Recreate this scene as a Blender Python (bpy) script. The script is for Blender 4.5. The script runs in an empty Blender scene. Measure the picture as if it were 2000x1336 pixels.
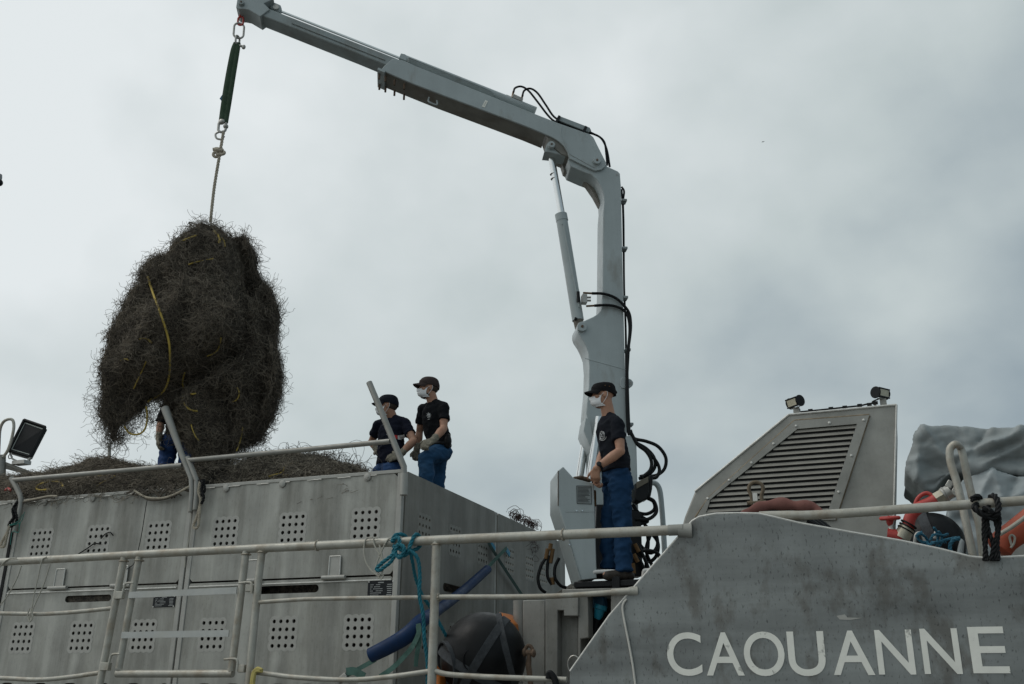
import bpy, bmesh, math, random
import numpy as np
from mathutils import Vector, Matrix, noise
from mathutils.bvhtree import BVHTree
random.seed(7); RNG = np.random.default_rng(7)
scene = bpy.context.scene
COL = scene.collection
R = math.radians

# ---------------------------------------------------------------- camera
YAW, PITCH, ROLL, FPX = R(21.0), R(20.1), R(0.5), 1900.0
CAM = np.array([0.0, 0.0, 1.7])
_z = np.array([0, 0, 1.0])
_fh = np.array([-math.sin(YAW), math.cos(YAW), 0]); _r0 = np.array([math.cos(YAW), math.sin(YAW), 0])
_f = _fh * math.cos(PITCH) + _z * math.sin(PITCH); _u0 = -_fh * math.sin(PITCH) + _z * math.cos(PITCH)
_r = _r0 * math.cos(ROLL) + _u0 * math.sin(ROLL); _u = _u0 * math.cos(ROLL) - _r0 * math.sin(ROLL)
cam = bpy.data.cameras.new("camera"); camo = bpy.data.objects.new("camera", cam); COL.objects.link(camo)
cam.sensor_width = 36.0; cam.lens = FPX / 2000 * 36; cam.clip_end = 5000; cam.clip_start = 0.05
m = Matrix([[_r[i], _u[i], -_f[i], CAM[i]] for i in range(3)] + [[0, 0, 0, 1]])
camo.matrix_world = m
scene.camera = camo

# ---------------------------------------------------------------- sky, sun, exposure
SUN_EL, SUN_AZ = R(52), R(250)           # azimuth clockwise from +Y: from the left and behind the camera
w = bpy.data.worlds.new("World"); scene.world = w; w.use_nodes = True
nt = w.node_tree; nt.nodes.clear()
def N(t, tree=None, **kw):
    n = (tree or nt).nodes.new(t)
    for k, v in kw.items(): setattr(n, k, v)
    return n
def K(a, b, tree=None): (tree or nt).links.new(a, b)
sky = N('ShaderNodeTexSky', sky_type='NISHITA'); sky.sun_disc = False
sky.sun_elevation = SUN_EL; sky.sun_rotation = SUN_AZ
geo = N('ShaderNodeTexCoord')
def vdot(vec, v):
    d = N('ShaderNodeVectorMath', operation='DOT_PRODUCT'); K(vec, d.inputs[0]); d.inputs[1].default_value = v
    return d.outputs['Value']
def mth(op, a, b=None, c=None):
    n = N('ShaderNodeMath', operation=op)
    for i, x in enumerate((a, b, c)):
        if x is None: continue
        if isinstance(x, (int, float)): n.inputs[i].default_value = x
        else: K(x, n.inputs[i])
    return n.outputs[0]
G = geo.outputs['Generated']
mp = N('ShaderNodeMapping'); mp.inputs['Scale'].default_value = (1.0, 1.0, 1.25); K(G, mp.inputs[0])
def wnoise(scale, detail, rough, off):
    n = N('ShaderNodeTexNoise'); n.inputs['Scale'].default_value = scale; n.inputs['Detail'].default_value = detail
    n.inputs['Roughness'].default_value = rough; n.inputs['Distortion'].default_value = .1
    m2 = N('ShaderNodeMapping'); m2.inputs['Location'].default_value = off; K(mp.outputs[0], m2.inputs[0]); K(m2.outputs[0], n.inputs['Vector'])
    return n.outputs['Fac']
n1 = wnoise(2.3, 4, .48, (3.1, 1.7, .4)); n2 = wnoise(6.0, 5, .5, (0.3, 4.2, 1.1))
# the cloud deck is thinner (brighter) towards the left of the view and thicker to its right
side = vdot(G, tuple(float(x) for x in (-_r0 * .95 + _z * .25)))
lum = mth('MULTIPLY_ADD', side, 0.62, 0.59)
# unseen sky behind the camera is dimmed so faces turned to it stay darker
ahead = vdot(G, tuple(float(x) for x in (_fh * .9 + _z * .1)))
lum = mth('MULTIPLY_ADD', mth('SUBTRACT', mth('MINIMUM', ahead, .6), .6), .22, lum)
lum = mth('MULTIPLY_ADD', mth('SUBTRACT', n1, .5), .95, lum)
lum = mth('MULTIPLY_ADD', mth('SUBTRACT', n2, .5), .40, lum)
lum = mth('MINIMUM', mth('MAXIMUM', lum, .27), .93)
ramp = N('ShaderNodeValToRGB'); K(lum, ramp.inputs[0])
cr = ramp.color_ramp; cr.elements[0].position = .25; cr.elements[1].position = .92
cr.elements[0].color = (.275, .342, .385, 1); cr.elements[1].color = (.79, .835, .845, 1)
e = cr.elements.new(.55); e.color = (.535, .60, .605, 1)
sc10 = N('ShaderNodeVectorMath', operation='SCALE'); K(ramp.outputs[0], sc10.inputs[0]); sc10.inputs['Scale'].default_value = 10.0
mix = N('ShaderNodeMix', data_type='RGBA'); mix.inputs['Factor'].default_value = .96
K(sky.outputs[0], mix.inputs['A']); K(sc10.outputs[0], mix.inputs['B'])
bg = N('ShaderNodeBackground'); bg.inputs['Strength'].default_value = .1; K(mix.outputs['Result'], bg.inputs['Color'])
wo = N('ShaderNodeOutputWorld'); K(bg.outputs[0], wo.inputs[0])
sl = bpy.data.lights.new("sun", 'SUN'); sl.energy = 0.6; sl.angle = R(25); sl.color = (1, .96, .9)
so = bpy.data.objects.new("sun", sl); COL.objects.link(so)
sd = Vector((math.sin(SUN_AZ) * math.cos(SUN_EL), math.cos(SUN_AZ) * math.cos(SUN_EL), math.sin(SUN_EL)))
so.rotation_euler = (-sd).to_track_quat('-Z', 'Y').to_euler()
vs = scene.view_settings; vs.view_transform = 'Standard'; vs.look = 'None'; vs.exposure = 0.0; vs.gamma = 1.0; vs.use_curve_mapping = False

# ---------------------------------------------------------------- picture points to real points on real planes
def ray(x, y): return (x - 1000) * _r + (668 - y) * _u + FPX * _f
def onp(x, y, p, n):
    d = ray(x, y); n = np.asarray(n, float)
    return CAM + d * (((np.asarray(p) - CAM) @ n) / (d @ n))
def onY(x, y, Y): return onp(x, y, (0, Y, 0), (0, 1, 0))
def onX(x, y, X): return onp(x, y, (X, 0, 0), (1, 0, 0))
def atD(x, y, D): return onp(x, y, CAM + _fh * D, _fh)
def camco(xc, D, z=0): return CAM * np.array([1, 1, 0]) + _r0 * xc + _fh * D + _z * z

# ---------------------------------------------------------------- materials
MATS = {}
def mat(name, col, rough=.6, metal=0.0, var=.12, scale=6.0, bump=0.0, bscale=40.0, streak=0.0, dirt=None, dirt_amt=0.0, dirt_scale=2.5, spec=.4, speck=0.0, alpha=None, dirt_stretch=1.0, band=0.0, dlo=.46, dhi=.66):
    if name in MATS: return MATS[name]
    m = bpy.data.materials.new(name); m.use_nodes = True; t = m.node_tree
    b = t.nodes['Principled BSDF']; b.inputs['Roughness'].default_value = rough; b.inputs['Metallic'].default_value = metal
    b.inputs['Specular IOR Level'].default_value = spec
    tc = N('ShaderNodeTexCoord', t); O = tc.outputs['Object']
    def noi(sc, det=5, stretch=(1, 1, 1), rough=.55):
        mp = N('ShaderNodeMapping', t); mp.inputs['Scale'].default_value = stretch; K(O, mp.inputs[0], t)
        n = N('ShaderNodeTexNoise', t); n.inputs['Scale'].default_value = sc; n.inputs['Detail'].default_value = det; n.inputs['Roughness'].default_value = rough
        K(mp.outputs[0], n.inputs['Vector'], t); return n.outputs['Fac']
    def mr(v, a, bb, c, d):
        n = N('ShaderNodeMapRange', t); K(v, n.inputs['Value'], t)
        for i, x in zip(('From Min', 'From Max', 'To Min', 'To Max'), (a, bb, c, d)): n.inputs[i].default_value = x
        return n.outputs[0]
    def mul(a, bb):
        n = N('ShaderNodeMath', t, operation='MULTIPLY'); K(a, n.inputs[0], t); K(bb, n.inputs[1], t); return n.outputs[0]
    fac = mr(noi(scale), .3, .7, 1 - var, 1 + var)
    if streak: fac = mul(fac, mr(noi(5.5, 5, (1.2, 1.2, .07), .62), .35, .68, 1 - streak, 1 + streak * .6))
    if band: fac = mul(fac, mr(noi(3.2, 4, (.16, 1, 1.6)), .35, .65, 1 - band, 1 + band))
    if speck: fac = mul(fac, mr(noi(70, 2, (1, 1, .45)), .60, .70, 1, 1 - speck))
    base = N('ShaderNodeRGB', t); base.outputs[0].default_value = (*col, 1); cur = base.outputs[0]
    if dirt is not None:
        mx = N('ShaderNodeMix', t, data_type='RGBA'); K(mr(noi(dirt_scale, 8, (1, 1, dirt_stretch), .65), dlo, dhi, 0, dirt_amt), mx.inputs['Factor'], t)
        K(cur, mx.inputs['A'], t); mx.inputs['B'].default_value = (*dirt, 1); cur = mx.outputs['Result']
    sv = N('ShaderNodeVectorMath', t, operation='SCALE'); K(cur, sv.inputs[0], t); K(fac, sv.inputs['Scale'], t)
    K(sv.outputs[0], b.inputs['Base Color'], t)
    K(mr(noi(scale * 2.3, 4), .3, .7, max(.05, rough - .08), min(1, rough + .1)), b.inputs['Roughness'], t)
    if bump:
        bn = N('ShaderNodeBump', t); bn.inputs['Strength'].default_value = bump; bn.inputs['Distance'].default_value = .01
        K(noi(bscale, 5), bn.inputs['Height'], t); K(bn.outputs[0], b.inputs['Normal'], t)
    MATS[name] = m; return m
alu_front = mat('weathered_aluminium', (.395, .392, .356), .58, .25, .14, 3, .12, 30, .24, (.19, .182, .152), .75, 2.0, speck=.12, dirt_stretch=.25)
alu_side = mat('weathered_aluminium_shaded', (.275, .265, .235), .62, .2, .12, 3, .10, 30, .16, (.20, .19, .165), .6, 2.0, speck=.10, dirt_stretch=.2)  # darker copy of the aluminium, shade of the container ends put into the colour
alu_clean_side = mat('scrubbed_aluminium_shaded', (.285, .277, .247), .6, .25, .1, 12, .05, 60)  # scrubbed tone for the ends, with the same shade put into the colour
ball_m = mat('matt_black_rubber', (.006, .0065, .007), .42, 0, .25, 6, .10, 40, spec=.22)
alu_clean = mat('scrubbed_aluminium', (.405, .398, .365), .55, .3, .08, 12, .05, 60)
alu_edge = mat('bare_aluminium_weld', (.62, .61, .57), .45, .4, .15, 20, .2, 90)
alu_hull = mat('stained_aluminium', (.240, .254, .246), .55, .25, .10, 2.5, .14, 25, .10, (.145, .142, .128), .85, 3.6, speck=.5, dirt_stretch=.6, band=.24, dlo=.505, dhi=.60)
alu_vent = mat('vent_aluminium', (.345, .34, .31), .6, .3, .12, 4, .10, 40, .05, (.24, .24, .215), .5, 3.0, speck=.08)
rail_m = mat('painted_rail', (.44, .425, .37), .45, .25, .12, 9, .10, 60, 0, (.27, .21, .14), .6, 7, speck=.15)
rail_d = mat('dull_rail', (.30, .295, .27), .45, .4, .10, 9, .06, 60, 0, (.28, .26, .22), .4, 5)
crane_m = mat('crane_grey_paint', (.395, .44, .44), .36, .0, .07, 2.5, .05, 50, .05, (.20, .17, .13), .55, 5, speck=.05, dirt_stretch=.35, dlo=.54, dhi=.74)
crane_in = mat('shaded_grey_paint', (.21, .20, .175), .6, .0, .15, 4, .05, 50, 0, (.12, .09, .065), .6, 3)  # crane paint with underside shade put into the colour, brown dirt over it
crane_ext = mat('greased_grey_paint', (.30, .34, .34), .4, .1, .10, 3, .04, 40, .05, (.17, .16, .14), .5, 4, dirt_stretch=.3)
chrome = mat('polished_steel', (.72, .73, .72), .16, 1.0, .06, 8)
steel = mat('dull_steel', (.42, .41, .38), .42, .8, .15, 15, .1, 80)
rust = mat('rusty_steel', (.14, .095, .065), .8, .2, .3, 25, .3, 80)
dark_m = mat('dark_interior', (.02, .02, .02), .9, 0, .1, 10)
rubber = mat('black_rubber', (.009, .0095, .010), .55, 0, .15, 10, .05, 60, spec=.18)
black_p = mat('black_plastic', (.012, .013, .014), .4, 0, .12, 10, .05, 60, spec=.18)
hose_m = mat('black_hose', (.008, .009, .0095), .38, 0, .1, 20, spec=.18)
brass = mat('brassy_fitting', (.15, .085, .035), .5, .5, .2, 30, .1, 80)
red_p = mat('red_paint', (.46, .055, .045), .42, 0, .12, 10, .05, 60, 0, (.25, .05, .04), .4, 8)
white_p = mat('white_letter_paint', (.86, .85, .77), .6, 0, .06, 10, .05, 60, 0, (.34, .34, .31), .8, 9, dlo=.615, dhi=.66)
label_m = mat('pale_print', (.34, .35, .34), .6, 0, .1, 60)
plate_m = mat('black_plate', (.02, .022, .024), .5, .1, .1, 20, spec=.18)

# ---------------------------------------------------------------- mesh building
def unit(v):
    v = np.asarray(v, float); n = np.linalg.norm(v); return v / n if n > 1e-12 else v
def perp(d):
    a = np.array([0, 0, 1.0]) if abs(d[2]) < .9 else np.array([1.0, 0, 0])
    u = unit(np.cross(d, a)); return u, np.cross(d, u)
def smooth_path(pts, n=8):
    P = [np.asarray(p, float) for p in pts]
    if len(P) < 3: return P
    Q = [2 * P[0] - P[1]] + P + [2 * P[-1] - P[-2]]; out = []
    for i in range(1, len(Q) - 2):
        a, b, c, d = Q[i - 1:i + 3]
        for k in range(n):
            t = k / n
            out.append(.5 * ((2 * b) + (-a + c) * t + (2 * a - 5 * b + 4 * c - d) * t * t + (-a + 3 * b - 3 * c + d) * t ** 3))
    return out + [P[-1]]
BASE = {}
class MB:
    def __init__(s): s.v = []; s.f = []; s.mi = []; s.cur = 0
    def add(s, vs, fs):
        o = len(s.v); s.v += [tuple(float(c) for c in p) for p in vs]
        for f in fs: s.f.append(tuple(i + o for i in f)); s.mi.append(s.cur)
        return s
    def rings(s, rings, closed=False, caps=True):
        n = len(rings[0]); vs = [p for r in rings for p in r]; fs = []; m = len(rings)
        for i in range(m if closed else m - 1):
            for k in range(n):
                a = i * n + k; b = i * n + (k + 1) % n; c = ((i + 1) % m) * n + (k + 1) % n; d = ((i + 1) % m) * n + k
                fs.append((a, b, c, d))
        if caps and not closed:
            fs.append(tuple(range(n - 1, -1, -1))); fs.append(tuple((m - 1) * n + k for k in range(n)))
        return s.add(vs, fs)
    def tube(s, pts, r, n=10, closed=False, caps=True, squash=1.0, ref=None):
        P = [np.asarray(p, float) for p in pts]; m = len(P)
        rr = [r] * m if np.isscalar(r) else list(r)
        T = []
        for i in range(m):
            a = P[i - 1] if (i or closed) else P[i]; b = P[(i + 1) % m] if (i < m - 1 or closed) else P[i]
            T.append(unit(b - a))
        u = unit(np.asarray(ref) - T[0] * (np.asarray(ref) @ T[0])) if ref is not None else perp(T[0])[0]
        out = []
        for i in range(m):
            u = unit(u - T[i] * (u @ T[i])); v = np.cross(T[i], u)
            out.append([P[i] + rr[i] * (math.cos(2 * math.pi * k / n) * u + squash * math.sin(2 * math.pi * k / n) * v) for k in range(n)])
        return s.rings(out, closed, caps)
    def rope(s, pts, r, pitch=None, sub=8):
        P = smooth_path(pts, sub); P = np.array(P)
        L = np.r_[0, np.cumsum(np.linalg.norm(np.diff(P, axis=0), axis=1))]
        pitch = pitch or r * 6; k = max(8, int(L[-1] / pitch * 8)); t = np.linspace(0, L[-1], k)
        Q = np.array([np.interp(t, L, P[:, i]) for i in range(3)]).T
        T = np.gradient(Q, axis=0); T /= np.linalg.norm(T, axis=1)[:, None] + 1e-9
        u = perp(T[0])[0]; U = []
        for q in T: u = unit(u - q * (u @ q)); U.append(u)
        U = np.array(U); V = np.cross(T, U)
        for j in range(3):
            a = t / pitch * 2 * math.pi + j * 2.094
            s.tube(Q + (np.cos(a)[:, None] * U + np.sin(a)[:, None] * V) * r * .55, r * .56, 6)
        return s
    def prism(s, poly, vec):
        P = [np.asarray(p, float) for p in poly]; n = len(P); vec = np.asarray(vec, float)
        nrm = sum((np.cross(P[i], P[(i + 1) % n]) for i in range(n)), np.zeros(3))
        if nrm @ vec > 0: P = P[::-1]
        vs = P + [p + vec for p in P]
        fs = [tuple(range(n)), tuple(range(2 * n - 1, n - 1, -1))] + [(i, i + n, (i + 1) % n + n, (i + 1) % n) for i in range(n)]
        return s.add(vs, fs)
    def box(s, c, size, ax=None):
        c = np.asarray(c, float); A = np.eye(3) if ax is None else np.array([unit(a) for a in ax])
        h = np.asarray(size, float) / 2; vs = []
        for x in (-1, 1):
            for y in (-1, 1):
                for z in (-1, 1): vs.append(c + A[0] * h[0] * x + A[1] * h[1] * y + A[2] * h[2] * z)
        return s.add(vs, [(0, 1, 3, 2), (4, 6, 7, 5), (0, 4, 5, 1), (2, 3, 7, 6), (0, 2, 6, 4), (1, 5, 7, 3)])
    def lathe(s, p, d, prof, n=20):
        d = unit(d); u, v = perp(d); p = np.asarray(p, float)
        return s.rings([[p + d * t + r * (math.cos(2 * math.pi * k / n) * u + math.sin(2 * math.pi * k / n) * v) for k in range(n)] for t, r in prof])
    def cyl(s, a, b, r, n=16): return s.tube([a, b], r, n)
    def ell(s, c, rad, ax=None, n=14, m=9):
        c = np.asarray(c, float); A = np.eye(3) if ax is None else np.array([unit(a) for a in ax]); rs = []
        for i in range(m + 1):
            th = math.pi * (i + .02) / (m + .04)
            rs.append([c + A[0] * rad[0] * math.sin(th) * math.cos(2 * math.pi * k / n) + A[1] * rad[1] * math.sin(th) * math.sin(2 * math.pi * k / n) - A[2] * rad[2] * math.cos(th) for k in range(n)])
        return s.rings(rs)
    def rc(s, a, r1, b, r2, n=12):
        a = np.asarray(a, float); b = np.asarray(b, float); d = unit(b - a); P = []; rr = []
        for t in (80, 50, 25): P.append(a - d * r1 * math.sin(R(t))); rr.append(r1 * math.cos(R(t)))
        P += [a, b]; rr += [r1, r2]
        for t in (25, 50, 80): P.append(b + d * r2 * math.sin(R(t))); rr.append(r2 * math.cos(R(t)))
        return s.tube(P, rr, n)
    def loft(s, secs, n=20):
        """secs: (centre, u vector, v vector); rounded caps are left flat"""
        return s.rings([[np.asarray(c, float) + np.asarray(u, float) * math.cos(2 * math.pi * k / n) + np.asarray(v, float) * math.sin(2 * math.pi * k / n) for k in range(n)] for c, u, v in secs])
    def xform(s, M):
        s.v = [tuple(M @ Vector(p)) for p in s.v]; return s
    def build(s, name, mats, parent=None, loc=None, bevel=0, smooth=True, angle=35, fix=True):
        if not isinstance(mats, (list, tuple)): mats = [mats]
        me = bpy.data.meshes.new(name)
        V = np.array(s.v)
        if parent is not None: base = BASE[parent.name]
        else:
            base = np.asarray(loc, float) if loc is not None else np.array([(V[:, 0].min() + V[:, 0].max()) / 2, (V[:, 1].min() + V[:, 1].max()) / 2, V[:, 2].min()])
        me.from_pydata([tuple(p) for p in V - base], [], s.f)
        for m in mats: me.materials.append(m)
        if max(s.mi): me.polygons.foreach_set('material_index', s.mi)
        if fix:
            bm = bmesh.new(); bm.from_mesh(me); bmesh.ops.recalc_face_normals(bm, faces=bm.faces); bm.to_mesh(me); bm.free()
        if smooth: me.shade_smooth(); me.set_sharp_from_angle(angle=R(angle))
        me.update()
        o = bpy.data.objects.new(name, me); COL.objects.link(o)
        if parent is None: o.location = base
        else: o.parent = parent
        BASE[o.name] = base
        if bevel:
            b = o.modifiers.new('bevel', 'BEVEL'); b.width = bevel; b.segments = 2; b.limit_method = 'ANGLE'; b.angle_limit = R(40); b.harden_normals = False
        return o
def tag(o, label=None, cat=None, group=None, kind=None):
    for k, v in (('label', label), ('category', cat), ('group', group), ('kind', kind)):
        if v: o[k] = v
    return o
def thing(name, loc, label, cat, group=None, kind=None):
    o = bpy.data.objects.new(name, None); COL.objects.link(o); o.location = tuple(float(c) for c in loc); o.empty_display_size = .1
    BASE[o.name] = np.asarray(loc, float); return tag(o, label, cat, group, kind)
def raw(name, V, F, mats, parent=None, loc=None, smooth=True, mi=None):
    """fast path: numpy verts and an equal-sided face array"""
    me = bpy.data.meshes.new(name)
    base = BASE[parent.name] if parent is not None else np.asarray(loc if loc is not None else V.mean(0), float)
    me.vertices.add(len(V)); me.vertices.foreach_set('co', (V - base).astype(np.float32).ravel())
    k = F.shape[1]; me.loops.add(F.size); me.loops.foreach_set('vertex_index', F.astype(np.int32).ravel())
    me.polygons.add(len(F)); me.polygons.foreach_set('loop_start', np.arange(0, F.size, k, dtype=np.int32))
    for m in (mats if isinstance(mats, (list, tuple)) else [mats]): me.materials.append(m)
    me.update(calc_edges=True); me.validate()
    if smooth: me.shade_smooth()
    o = bpy.data.objects.new(name, me); COL.objects.link(o)
    if parent is None: o.location = tuple(base)
    else: o.parent = parent
    BASE[o.name] = base; return o
def remesh(mb, voxel, smooth=4, fac=.5):
    """one continuous skin over overlapping closed pieces -> (verts, tris+quads as lists)"""
    me = bpy.data.meshes.new('tmp'); me.from_pydata(mb.v, [], mb.f)
    bm = bmesh.new(); bm.from_mesh(me); bmesh.ops.recalc_face_normals(bm, faces=bm.faces); bm.to_mesh(me); bm.free()
    o = bpy.data.objects.new('tmp', me); COL.objects.link(o)
    md = o.modifiers.new('r', 'REMESH'); md.mode = 'VOXEL'; md.voxel_size = voxel; md.adaptivity = 0
    if smooth: s = o.modifiers.new('s', 'SMOOTH'); s.iterations = smooth; s.factor = fac
    dg = bpy.context.evaluated_depsgraph_get(); ev = o.evaluated_get(dg); m2 = ev.to_mesh()
    V = np.empty(len(m2.vertices) * 3, np.float32); m2.vertices.foreach_get('co', V); V = V.reshape(-1, 3).astype(float)
    NN = np.empty(len(m2.vertices) * 3, np.float32); m2.vertices.foreach_get('normal', NN); NN = NN.reshape(-1, 3).astype(float)
    F = np.empty(len(m2.loops), np.int32); m2.loops.foreach_get('vertex_index', F); F = F.reshape(-1, 4)
    ev.to_mesh_clear(); bpy.data.objects.remove(o); bpy.data.meshes.remove(me)
    return V, NN, F
def plate(name, outline, holes, origin, ux, uz, thick, mats, parent, patches=()):
    """flat plate with real holes: outline and holes in (u, w) metres on a plane, extruded by thick along -normal"""
    cu = bpy.data.curves.new('tmp', 'CURVE'); cu.dimensions = '2D'; cu.fill_mode = 'BOTH'; cu.extrude = thick / 2
    for poly in [outline] + list(holes):
        sp = cu.splines.new('POLY'); sp.points.add(len(poly) - 1); sp.use_cyclic_u = True
        for p, q in zip(sp.points, poly): p.co = (q[0], q[1], 0, 1)
    o = bpy.data.objects.new('tmp', cu); COL.objects.link(o)
    dg = bpy.context.evaluated_depsgraph_get(); me = bpy.data.meshes.new_from_object(o.evaluated_get(dg))
    V = [tuple(v.co) for v in me.vertices]; F = [tuple(p.vertices) for p in me.polygons]
    bpy.data.objects.remove(o); bpy.data.curves.remove(cu); bpy.data.meshes.remove(me)
    nrm = np.cross(ux, uz); origin = np.asarray(origin, float)
    mb = MB(); mb.add([origin + ux * a + uz * b + nrm * c for a, b, c in V], F)
    mb2 = None
    return mb
def circ(cx, cz, r, n=12): return [(cx + r * math.cos(2 * math.pi * k / n), cz + r * math.sin(2 * math.pi * k / n)) for k in range(n)]
def slot(cx, cz, w, h, n=6):
    r = h / 2; out = []
    for k in range(n + 1): a = -math.pi / 2 + math.pi * k / n; out.append((cx + w / 2 - r + r * math.cos(a), cz + r * math.sin(a)))
    for k in range(n + 1): a = math.pi / 2 + math.pi * k / n; out.append((cx - w / 2 + r + r * math.cos(a), cz + r * math.sin(a)))
    return out
def scallop(cx, cz, pts, r, n=72):
    out = []
    for k in range(n):
        a = 2 * math.pi * k / n; best = .01
        for px, pz in pts:
            dx, dz = px - cx, pz - cz; b = dx * math.cos(a) + dz * math.sin(a); q = b * b - (dx * dx + dz * dz - r * r)
            if q > 0: best = max(best, b + math.sqrt(q))
        out.append((cx + best * math.cos(a), cz + best * math.sin(a)))
    return out
def strands(P, r, sides=3):
    """P: (S, K, 3) polylines -> one light mesh of thin tubes"""
    S, Kk, _ = P.shape
    T = np.gradient(P, axis=1); T /= np.linalg.norm(T, axis=2, keepdims=True) + 1e-9
    ref = np.where(np.abs(T[..., 2:3]) < .9, np.array([0, 0, 1.0]), np.array([1.0, 0, 0]))
    U = np.cross(T, ref); U /= np.linalg.norm(U, axis=2, keepdims=True) + 1e-9; W = np.cross(T, U)
    V = np.stack([P + r * (math.cos(2 * math.pi * k / sides) * U + math.sin(2 * math.pi * k / sides) * W) for k in range(sides)], axis=2)
    idx = np.arange(S * Kk * sides).reshape(S, Kk, sides); a = idx[:, :-1]; b = idx[:, 1:]
    F = np.stack([a, np.roll(a, -1, 2), np.roll(b, -1, 2), b], axis=-1).reshape(-1, 4)
    return V.reshape(-1, 3), F
def curl(seeds, nrm, rng, K=14, step=.022, lift=.03, curv=.5, gravity=0.0, out0=0.0):
    """curly twine lying on a surface: seeds + normals -> polylines"""
    S = len(seeds); nrm = nrm / (np.linalg.norm(nrm, axis=1, keepdims=True) + 1e-9); u = np.cross(nrm, rng.normal(size=(S, 3))); u /= np.linalg.norm(u, axis=1, keepdims=True) + 1e-9
    P = np.empty((S, K, 3)); p = seeds.copy(); base = rng.normal(0, curv, S); ph = rng.uniform(0, 6.28, S); fr = rng.uniform(.25, .9, S); amp = np.abs(rng.normal(0, lift, S)) * 1.2
    for k in range(K):
        P[:, k] = p + nrm * (out0 + amp * np.sin(ph + fr * k))[:, None]
        a = base + rng.normal(0, .22, S); base = base * .96 + rng.normal(0, .10, S); c, s_ = np.cos(a)[:, None], np.sin(a)[:, None]
        v = np.cross(nrm, u); u = u * c + v * s_
        p = p + u * step; p[:, 2] -= gravity
    return P
def sample(V, F, n, rng, weight=None):
    tri = np.concatenate([F[:, [0, 1, 2]], F[:, [0, 2, 3]]]); A, B, C = V[tri[:, 0]], V[tri[:, 1]], V[tri[:, 2]]
    cr = np.cross(B - A, C - A); ar = np.linalg.norm(cr, axis=1); w = ar.copy()
    nn = cr / (ar[:, None] + 1e-12)
    if weight is not None: w = w * weight((A + B + C) / 3, nn)
    i = rng.choice(len(tri), n, p=w / w.sum()); r1 = np.sqrt(rng.uniform(size=n)); r2 = rng.uniform(size=n)
    return A[i] * (1 - r1)[:, None] + B[i] * (r1 * (1 - r2))[:, None] + C[i] * (r1 * r2)[:, None], nn[i]
def fbm(p, s, o=4): return noise.fractal(Vector((p[0] * s, p[1] * s, p[2] * s)), 1.0, 2.0, o)

# ================================================================ setting
YS, YC = 5.9, 7.45
ZT = 3.565                     # top of the container walls
XR, XM, XL = -3.86, -6.055, -8.235
TH = np.array([0, 1.0, 0])
quay_m = mat('wet_concrete', (.22, .215, .20), .75, 0, .15, 1.5, .3, 12)
water_m = mat('harbour_water', (.03, .045, .05), .08, 0, .1, .5, .4, 3)
hill_m = mat('distant_woods', (.10, .125, .105), .95, 0, .35, .05, .6, .2)
def sheet(name, x0, x1, y0, y1, z, m):
    o = MB().add([(x0, y0, z), (x1, y0, z), (x1, y1, z), (x0, y1, z)], [(0, 1, 2, 3)]).build(name, m, loc=(0, 0, z)); tag(o, kind='structure'); return o
MB().box((0, -18.1, -1.5), (300, 44.2, 3.0)).build('quay', quay_m, loc=(0, 0, 0))
tag(bpy.data.objects['quay'], kind='structure')
sheet('water', -3000, 3000, -300, 3000, -1.6, water_m)
# hills across the water
mb = MB(); nx, ny = 120, 14; vs = []
for j in range(ny):
    for i in range(nx):
        x = -500 + i * 12.0; y = 620 + j * 22.0
        h = (75 - 40 * min(1, max(0, (x - 150) / 300))) * math.exp(-((j - 7) / 4.2) ** 2) * (1.0 + .45 * fbm((x, 3, 0), .006, 3)) * min(1, max(0, (x + 430) / 200)) + 5 * fbm((x, y, 0), .05, 4)
        vs.append((x, y, -2 + max(0, h)))
mb.add(vs, [(j * nx + i, j * nx + i + 1, (j + 1) * nx + i + 1, (j + 1) * nx + i) for j in range(ny - 1) for i in range(nx - 1)])
tag(mb.build('hills', hill_m, loc=(0, 700, -2)), kind='structure')

# ================================================================ the ship
ship = thing('ship', (-3, YS, -1.2), 'grey aluminium workboat with a large white name on its sloping bulwark plate', 'ship')
bul_px = [(1108, 1470), (1113, 1312), (1190, 1203), (1262, 1120), (1331, 1042), (1352, 1018), (1366, 1010), (1398, 1004), (1440, 1003), (1482, 1004), (1510, 1010), (1560, 1022), (1660, 1040),
          (1760, 1057), (1840, 1074), (1895, 1088), (1925, 1091), (1985, 1088), (2060, 1084), (2300, 1076), (2300, 1470)]
BUL = [onY(x, y, YS) for x, y in bul_px[:-2]]; BUL += [np.array([6.0, YS, BUL[-1][2] + .12]), np.array([6.0, YS, BUL[0][2]])]
MB().prism(BUL, TH * .014).build('bulwark_plate', alu_hull, ship, bevel=.004)
bulw = bpy.data.objects['bulwark_plate']
edge = MB(); edge.tube([p + TH * .007 + np.array([0, 0, .003]) for p in BUL[1:-1]], .0075, 8); edge.build('edge_bead', alu_edge, bulw)
x0 = onY(1108, 1470, YS)[0]; x1 = 6.0
hz = float(onY(1500, 1470, YS)[2])
MB().box(((-14 + x1) / 2, YS + .02, (hz - 1.4) / 2 - .005), (x1 + 14, .03, hz + 1.4 - .01)).build('hull_side', alu_hull, ship)
MB().box(((-14 + x1) / 2, YS + 3.6, 1.36), (x1 + 14, 7.1, .06)).build('deck', alu_side, ship)
MB().box(((-14 + x1) / 2, YS + 7.17, .35), (x1 + 14, .03, 2.0)).build('far_side', alu_side, ship)
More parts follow.
